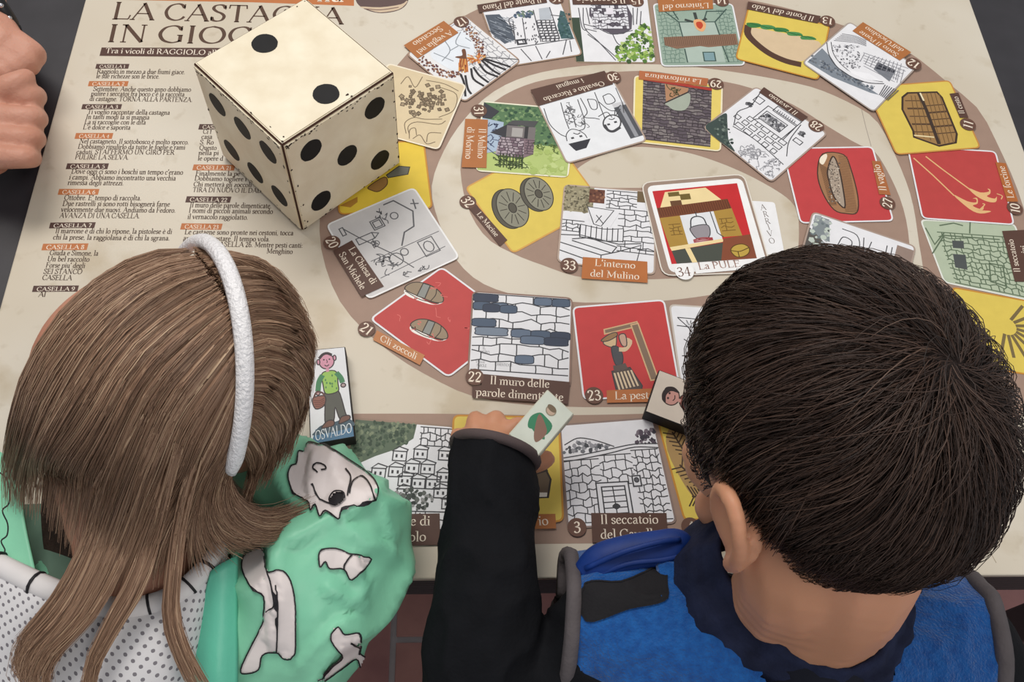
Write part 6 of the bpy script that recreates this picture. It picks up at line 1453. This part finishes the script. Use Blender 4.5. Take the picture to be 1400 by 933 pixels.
tube('facing_seam', [V3(323, 760, 0.076), V3(323, 844, 0.068), V3(323, 925, 0.058), V3(322, 1005, 0.043)], [.0012] * 4, mat('seam_thread', (80, 160, 136), rough=.6), hood, 6, 6)

# headband
gA = [.085 * GS + .0155, .068 * GS + .0155, .083 * GS + .0155]
gA = [.0945, .0795, .0905]
hbpts = [gloc(.020, 0, 0) + gl * ((gA[1] + .0035) * sin(t)) + gu * ((gA[2] + .0035) * cos(t)) for t in [(-1.52 + 3.04 * i / 24) for i in range(25)]]
tube('headband', hbpts, [.0042] + [.0056] * 23 + [.0042], mat('white_glitter_band', (236, 234, 236), rough=.35, var=.08, scale=500, bump=.8, bscale=420, spec=.6), girl, 10, 3, .8)

# long hair
def on_head(px, py, infl=0.0):
    r = ray(px, py).normalized(); A = [a + infl for a in gA]; o = CAM - GC
    ro = Vector((o.dot(gf) / A[0], o.dot(gl) / A[1], o.dot(gu) / A[2])); rd = Vector((r.dot(gf) / A[0], r.dot(gl) / A[1], r.dot(gu) / A[2]))
    a, b, c = rd.dot(rd), ro.dot(rd), ro.dot(ro) - 1; dsc = b * b - a * c
    t = (-b - sqrt(dsc)) / a if dsc > 0 else -b / a
    return CAM + r * t
def guide(L, n):
    P = [on_head(*p) if len(p) == 2 else V3(*p) for p in L]; C = catmull(P, 8); Ls = [0]
    for i, p in enumerate(C):
        o = Vector(p) - GC; k = Vector((o.dot(gf) / gA[0], o.dot(gl) / gA[1], o.dot(gu) / gA[2])).length
        if k < 1: C[i] = tuple(GC + o / max(.3, k))
    for i in range(1, len(C)): Ls.append(Ls[-1] + (Vector(C[i]) - Vector(C[i - 1])).length)
    out = []; k = 0
    for j in range(n):
        t = Ls[-1] * j / (n - 1)
        while k < len(C) - 2 and Ls[k + 1] < t: k += 1
        out.append(Vector(C[k]).lerp(Vector(C[k + 1]), (t - Ls[k]) / max(1e-9, Ls[k + 1] - Ls[k])))
    return out
gh = hair_mat('light_brown_hair', [(86, 62, 48), (132, 102, 82), (164, 132, 108), (206, 178, 148)], .36)
under = mat('light_hair_under', (96, 70, 55), rough=.6, var=.25, scale=160, bump=.5, bscale=300)
def hair_net(name, guides, count, n, seed, spread, depth, base=True, rad=.0004, fly=.0):
    Gs = [guide(g, n) for g in guides]; K = len(Gs); R0.seed(seed)
    def at(s):
        k = min(K - 2, int(s)); t = s - k; out = []
        for i in range(n):
            p1, p2 = Gs[k][i], Gs[k + 1][i]; p0 = Gs[k - 1][i] if k else p1 * 2 - p2; p3 = Gs[k + 2][i] if k + 2 < K else p2 * 2 - p1
            out.append(.5 * ((2 * p1) + (p2 - p0) * t + (2 * p0 - 5 * p1 + 4 * p2 - p3) * t * t + (3 * p1 - p0 - 3 * p2 + p3) * t ** 3))
        return out
    if base:
        rows = [at((K - 1) * i / (K * 6)) for i in range(K * 6 + 1)]
        rows = [[p - ((p - GC).normalized() * .5 + Vector((0, 0, .5))) * .007 for p in r[:int(n * .72)]] for r in rows]
        net_obj(name + '_base', rows, under, girl)
    cs, ts = [], []
    for _ in range(count):
        s = R0.uniform(0, K - 1); P = at(s); dp = R0.random() ** 1.6 * depth; cl = round(s * 4.0) / 4.0; Pc = at(min(K - 1, cl)); ph = mnoise.noise(Vector((s * 3.1, seed, dp * 200)))
        off = Vector((R0.gauss(0, 1), R0.gauss(0, 1), R0.gauss(0, .6))) * spread; e0 = R0.uniform(.66, 1.0) if base else R0.uniform(.82, 1.0); out = []; st = R0.uniform(0, .06)
        for i in range(n):
            q = st + (i / (n - 1)) * (e0 - st); x = q * (n - 1); a = min(n - 2, int(x)); p = P[a].lerp(P[a + 1], x - a); pc = Pc[a].lerp(Pc[a + 1], x - a)
            p = p.lerp(pc, .5 * q * q * (1 - q * .3))
            up = ((p - GC).normalized() * .6 + Vector((0, 0, .4)))
            wv = mnoise.noise(Vector((s * 5, q * 3.0, seed + dp * 90)))
            out.append(p - up * (dp * (1 - .3 * q)) + off * (q ** 1.3) + up * (.004 * wv) + Vector((wv, ph, 0)) * (.003 * q))
        cs.append(out); ts.append(min(1, max(0, .52 + .30 * mnoise.noise(Vector((s * 9, seed, 2.0))) + R0.gauss(0, .17) - dp * 14)))
    strands(name, cs, gh, girl, ts, rad)
headg = [[(258, 338), (190, 348), (110, 396), (50, 468), (16, 556), (4, 630, .090), (6, 690, .070)],
 [(280, 362), (215, 382), (140, 438), (80, 520), (45, 600), (30, 660, .095), (28, 705, .075)],
 [(300, 390), (245, 420), (175, 480), (120, 570), (92, 640, .118), (78, 690, .105), (74, 735, .092)],
 [(315, 420), (270, 455), (205, 520), (160, 610), (136, 680, .122), (122, 740, .112), (112, 790, .104)],
 [(325, 450), (290, 490), (235, 560), (200, 640), (172, 720, .122), (150, 780, .110), (132, 820, .104)],
 [(332, 485), (305, 530), (262, 600), (230, 670), (206, 730, .120), (190, 775, .112), (180, 810, .106)],
 [(334, 520), (318, 570), (285, 640), (262, 690, .118), (246, 730, .112), (240, 765, .106), (240, 800, .102)],
 [(331, 548), (322, 600), (300, 648), (288, 688, .110), (300, 722, .102), (334, 742, .094), (378, 742, .088)],
 [(325, 572), (320, 612), (308, 655, .110), (310, 694, .104), (336, 722, .098), (376, 728, .090), (416, 712, .084)],
 [(316, 594), (318, 626), (314, 662, .108), (330, 694, .102), (362, 708, .096), (400, 700, .090), (434, 684, .084)]]
hair_net('hair', headg, 7200, 13, 31, .0022, .012)
lockg = [[(190, 560), (140, 650, .120), (112, 740, .112), (70, 820, .103), (22, 875, .094), (14, 915, .090), (38, 950, .086)],
 [(215, 580), (170, 670, .124), (138, 760, .114), (96, 840, .104), (44, 895, .095), (34, 930, .091), (52, 960, .087)],
 [(240, 590), (200, 690, .124), (165, 780, .114), (124, 850, .104), (70, 905, .096), (60, 940, .092), (70, 970, .088)]]
hair_net('hair_lock', lockg, 1300, 14, 33, .0016, .008, False)
lockg2 = [[(232, 600), (204, 700, .124), (178, 790, .114), (140, 860, .104), (112, 920, .096), (118, 980, .088)], [(252, 610), (226, 710, .122), (200, 800, .112), (158, 870, .102), (126, 930, .095), (136, 985, .088)]]
hair_net('hair_lock', lockg2, 560, 13, 34, .0012, .006, False)
lockg3 = [[(262, 620), (238, 710, .120), (226, 790, .110), (224, 850, .102), (240, 900, .095), (262, 950, .088)], [(278, 625), (256, 710, .118), (246, 790, .109), (244, 845, .101), (262, 900, .095), (290, 950, .088)]]
hair_net('hair_lock', lockg3, 520, 13, 35, .0010, .006, False)
frontg = [[(262, 338), (300, 342), (345, 350), (385, 372), (408, 400)], [(288, 368), (330, 364), (372, 380), (405, 408), (416, 438)], [(312, 405), (350, 398), (395, 412), (424, 445), (429, 478)],
 [(328, 445), (365, 437), (405, 452), (428, 485), (424, 528)], [(336, 490), (370, 482), (407, 502), (420, 548), (404, 606)], [(336, 530), (365, 532), (393, 562), (392, 610), (374, 652)], [(331, 570), (352, 582), (366, 614), (352, 654), (338, 692)], [(320, 600), (335, 622), (344, 652), (336, 690), (330, 716)]]
hair_net('fringe_hair', frontg, 3600, 9, 37, .0012, .008)
GLINE = [(0, 30), (40, 26), (60, 12), (75, -10), (95, -24), (120, -40), (180, -50)]
V = []; F = []; idx = {}; nu, nv = 64, 40
for j in range(nv + 1):
    for i in range(nu):
        th, ph = pi * j / nv, 2 * pi * i / nu; d = Vector((sin(th) * cos(ph), sin(th) * sin(ph), cos(th)))
        V.append(ellp(GC, GFR, [a - .0115 for a in gA], d)); idx[(i, j)] = math.degrees(math.asin(max(-1, min(1, d.z)))) > interp(abs(math.degrees(atan2(d.y, d.x))), GLINE)
for j in range(nv):
    for i in range(nu):
        q = [(i, j), ((i + 1) % nu, j), ((i + 1) % nu, j + 1), (i, j + 1)]
        if sum(idx[p] for p in q) >= 3: F.append([p[1] * nu + p[0] for p in q])
pydata('hair_cap', V, F, under, girl, True)
trousers(girl, -.25, -.142, mat('grey_leggings', (92, 92, 104), rough=.9, var=.1, bump=.2), 0, .92); shoes(girl, -.25, -.145, mat('pink_shoe', (190, 130, 140), rough=.7, bump=.2), .9)

# ---------------------------------------------------------------- the grown-up at the end of the table
man = tag(empty('person', (-.92, .48, 0)), 'grown-up resting both closed hands on the dark table beside the board, studded bracelet on wrist', 'person')
AC = P3(-.84, .48, .60); AF = head_frame(0, 25, 0)
v = Vol(); head_volume(v, AC, AF, 1.15)
v.chain([(AC + AF[0] * -.03 + AF[2] * -.05, .055), (P3(-.90, .48, .42), .058), (P3(-.91, .48, .36), .08)])
S1, S2 = P3(-.89, .29, .34), P3(-.89, .67, .34)
for s_ in (S1, S2): v.chain([(P3(-.91, .48, .33), .07), (s_, .052)])
v.chain([(P3(-.92, .48, .30), .07), (P3(-.94, .48, .10), .06), (P3(-.95, .48, -.10), .06)])
W1, W2 = V3(-70, 182, .050), V3(-30, 2, .056); EL1, EL2 = P3(-.74, .30, .10), P3(-.72, .74, .12)
for s_, e_, w_ in ((S1, EL1, W1), (S2, EL2, W2)): v.chain([(s_, .052), (e_, .042)]); v.chain([(e_, .042), (e_.lerp(w_, .4), .038), (w_, .024)])
v.chain([(W1, .027), (V3(-36, 178, .046), .030), (V3(-14, 172, .044), .028)], .85); v.chain([(V3(-18, 146, .044), .022), (V3(-18, 208, .040), .022)])
for y, x0, r in ((132, 54, .0108), (162, 56, .0106), (190, 54, .0100), (216, 49, .0092)):
    v.chain([(V3(-8, y - 1, .056), r * 1.2), (V3(x0 - 16, y, .056), r * 1.02), (V3(x0 - 7, y, .038), r), (V3(x0 - 8, y + 1, .016), r * .95), (V3(x0 - 26, y + 2, .006), r * .9)])
v.chain([(V3(-12, 138, .054), .0140), (V3(10, 121, .064), .0120), (V3(28, 111, .066), .0098), (V3(35, 107, .064), .0088)])
v.chain([(W2, .024), (V3(-20, 36, .056), .026), (V3(-2, 64, .052), .026)], .8); v.chain([(V3(26, 66, .048), .013), (V3(0, 94, .042), .015)])
for k, (x, y) in enumerate(((45, 74), (38, 86), (24, 95), (8, 102))):
    r = .0115 - k * .0005; v.chain([(V3(x - 22, y - 14, .054), r * 1.15), (V3(x, y, .050), r), (V3(x - 2, y + 4, .026), r * .95), (V3(x - 20, y + 6, .006), r * .9)])
v.chain([(V3(-22, 64, .050), .014), (V3(-26, 90, .045), .012), (V3(-22, 106, .04), .010)])
v.grow('body', .0027, 2, skin_a, man)
face_details(AC, AF, 1.15, man, mat('dark_brow', (44, 30, 26), rough=.7))
V = []; F = []; idx = {}
for j in range(nv + 1):
    for i in range(nu):
        th, ph = pi * j / nv, 2 * pi * i / nu; d = Vector((sin(th) * cos(ph), sin(th) * sin(ph), cos(th))); V.append(ellp(AC, AF, (.116, .096, .114), d)); idx[(i, j)] = b_hair(d)
for j in range(nv):
    for i in range(nu):
        q = [(i, j), ((i + 1) % nu, j), ((i + 1) % nu, j + 1), (i, j + 1)]
        if sum(idx[p] for p in q) >= 3: F.append([p[1] * nu + p[0] for p in q])
hcap = pydata('hair', V, F, mat('grey_brown_hair', (82, 70, 62), rough=.6, var=.3, scale=200, bump=.8, bscale=300), man, True)
v = Vol()
for dy in (-.085, .085): v.chain([(P3(-.92, .48 + dy, .26), .112), (P3(-.94, .48 + dy, .08), .107), (P3(-.95, .48 + dy, -.12), .112)])
for s_, e_, w_ in ((S1, EL1, W1), (S2, EL2, W2)): v.chain([(P3(-.91, .48, .32), .082), (s_, .066), (e_, .056), (e_.lerp(w_, .25), .052)])
sw = v.grow('sweater', .0055, 5, mat('charcoal_wool', (52, 52, 58), rough=.9, var=.15, scale=60, bump=.5, bscale=260), man, wrinkle(.005, 14, 6.0)); cut(sw, lambda c: (c - P3(-.905, .48, .40)).length > .075)
v = Vol()
for dy in (-.08, .08): v.chain([(P3(-.95, .48 + dy, -.12), .108), (P3(-.95, .48 + dy * 1.1, -.40), .078), (P3(-.96, .48 + dy * 1.1, -.70), .060)])
jn = v.grow('jeans', .006, 5, mat('dark_denim', (52, 62, 86), rough=.9, var=.15, bump=.4), man, wrinkle(.004, 16, 4.0)); cut(jn, lambda c: c.z > .03)
for dy in (-.09, .09):
    v = Vol(); v.chain([(Vector((-.98, .48 + dy, .042)), .042), (Vector((-.90, .48 + dy, .038)), .040), (Vector((-.80, .48 + dy * 1.15, .030)), .030)]); v.grow('shoe', .005, 4, mat('brown_leather', (86, 60, 46), rough=.5), man, lambda me: [setattr(q.co, 'z', max(.0003, q.co.z)) for q in me.vertices])
# bracelet: black strap with steel studs
sd_ = (V3(24, 34, .058) - V3(-4, 4, .058)).normalized(); wc = V3(-6, 10, .052); up_ = Vector((0, 0, 1)); wd_ = up_.cross(sd_).normalized()
br = tube('bracelet', [wc + sd_ * (.0300 * cos(t)) + up_ * (.027 * sin(t)) for t in [i * pi / 10 for i in range(20)]], [.0066] * 20, mat('black_leather', (24, 23, 24), rough=.4, var=.1, spec=.5), man, 8, 2, 1.0, True)
steel = mat('polished_steel', (200, 200, 205), rough=.2, var=0, metal=1.0)
for i in range(10):
    t = i * pi / 9; p = wc + sd_ * (.0362 * cos(t)) + up_ * (.0332 * sin(t)); q = Vol(); q.ell(p, E3, .0024, .0024, .0024); pydata('stud', q.v, q.f, steel, br, True)
tube('buckle_bar', [wc - wd_ * .0068 + sd_ * (.0322 * cos(t)) + up_ * (.030 * sin(t)) for t in (-.2, .15, .6, 1.1, 1.6)], [.0016] * 5, steel, br, 6, 4)
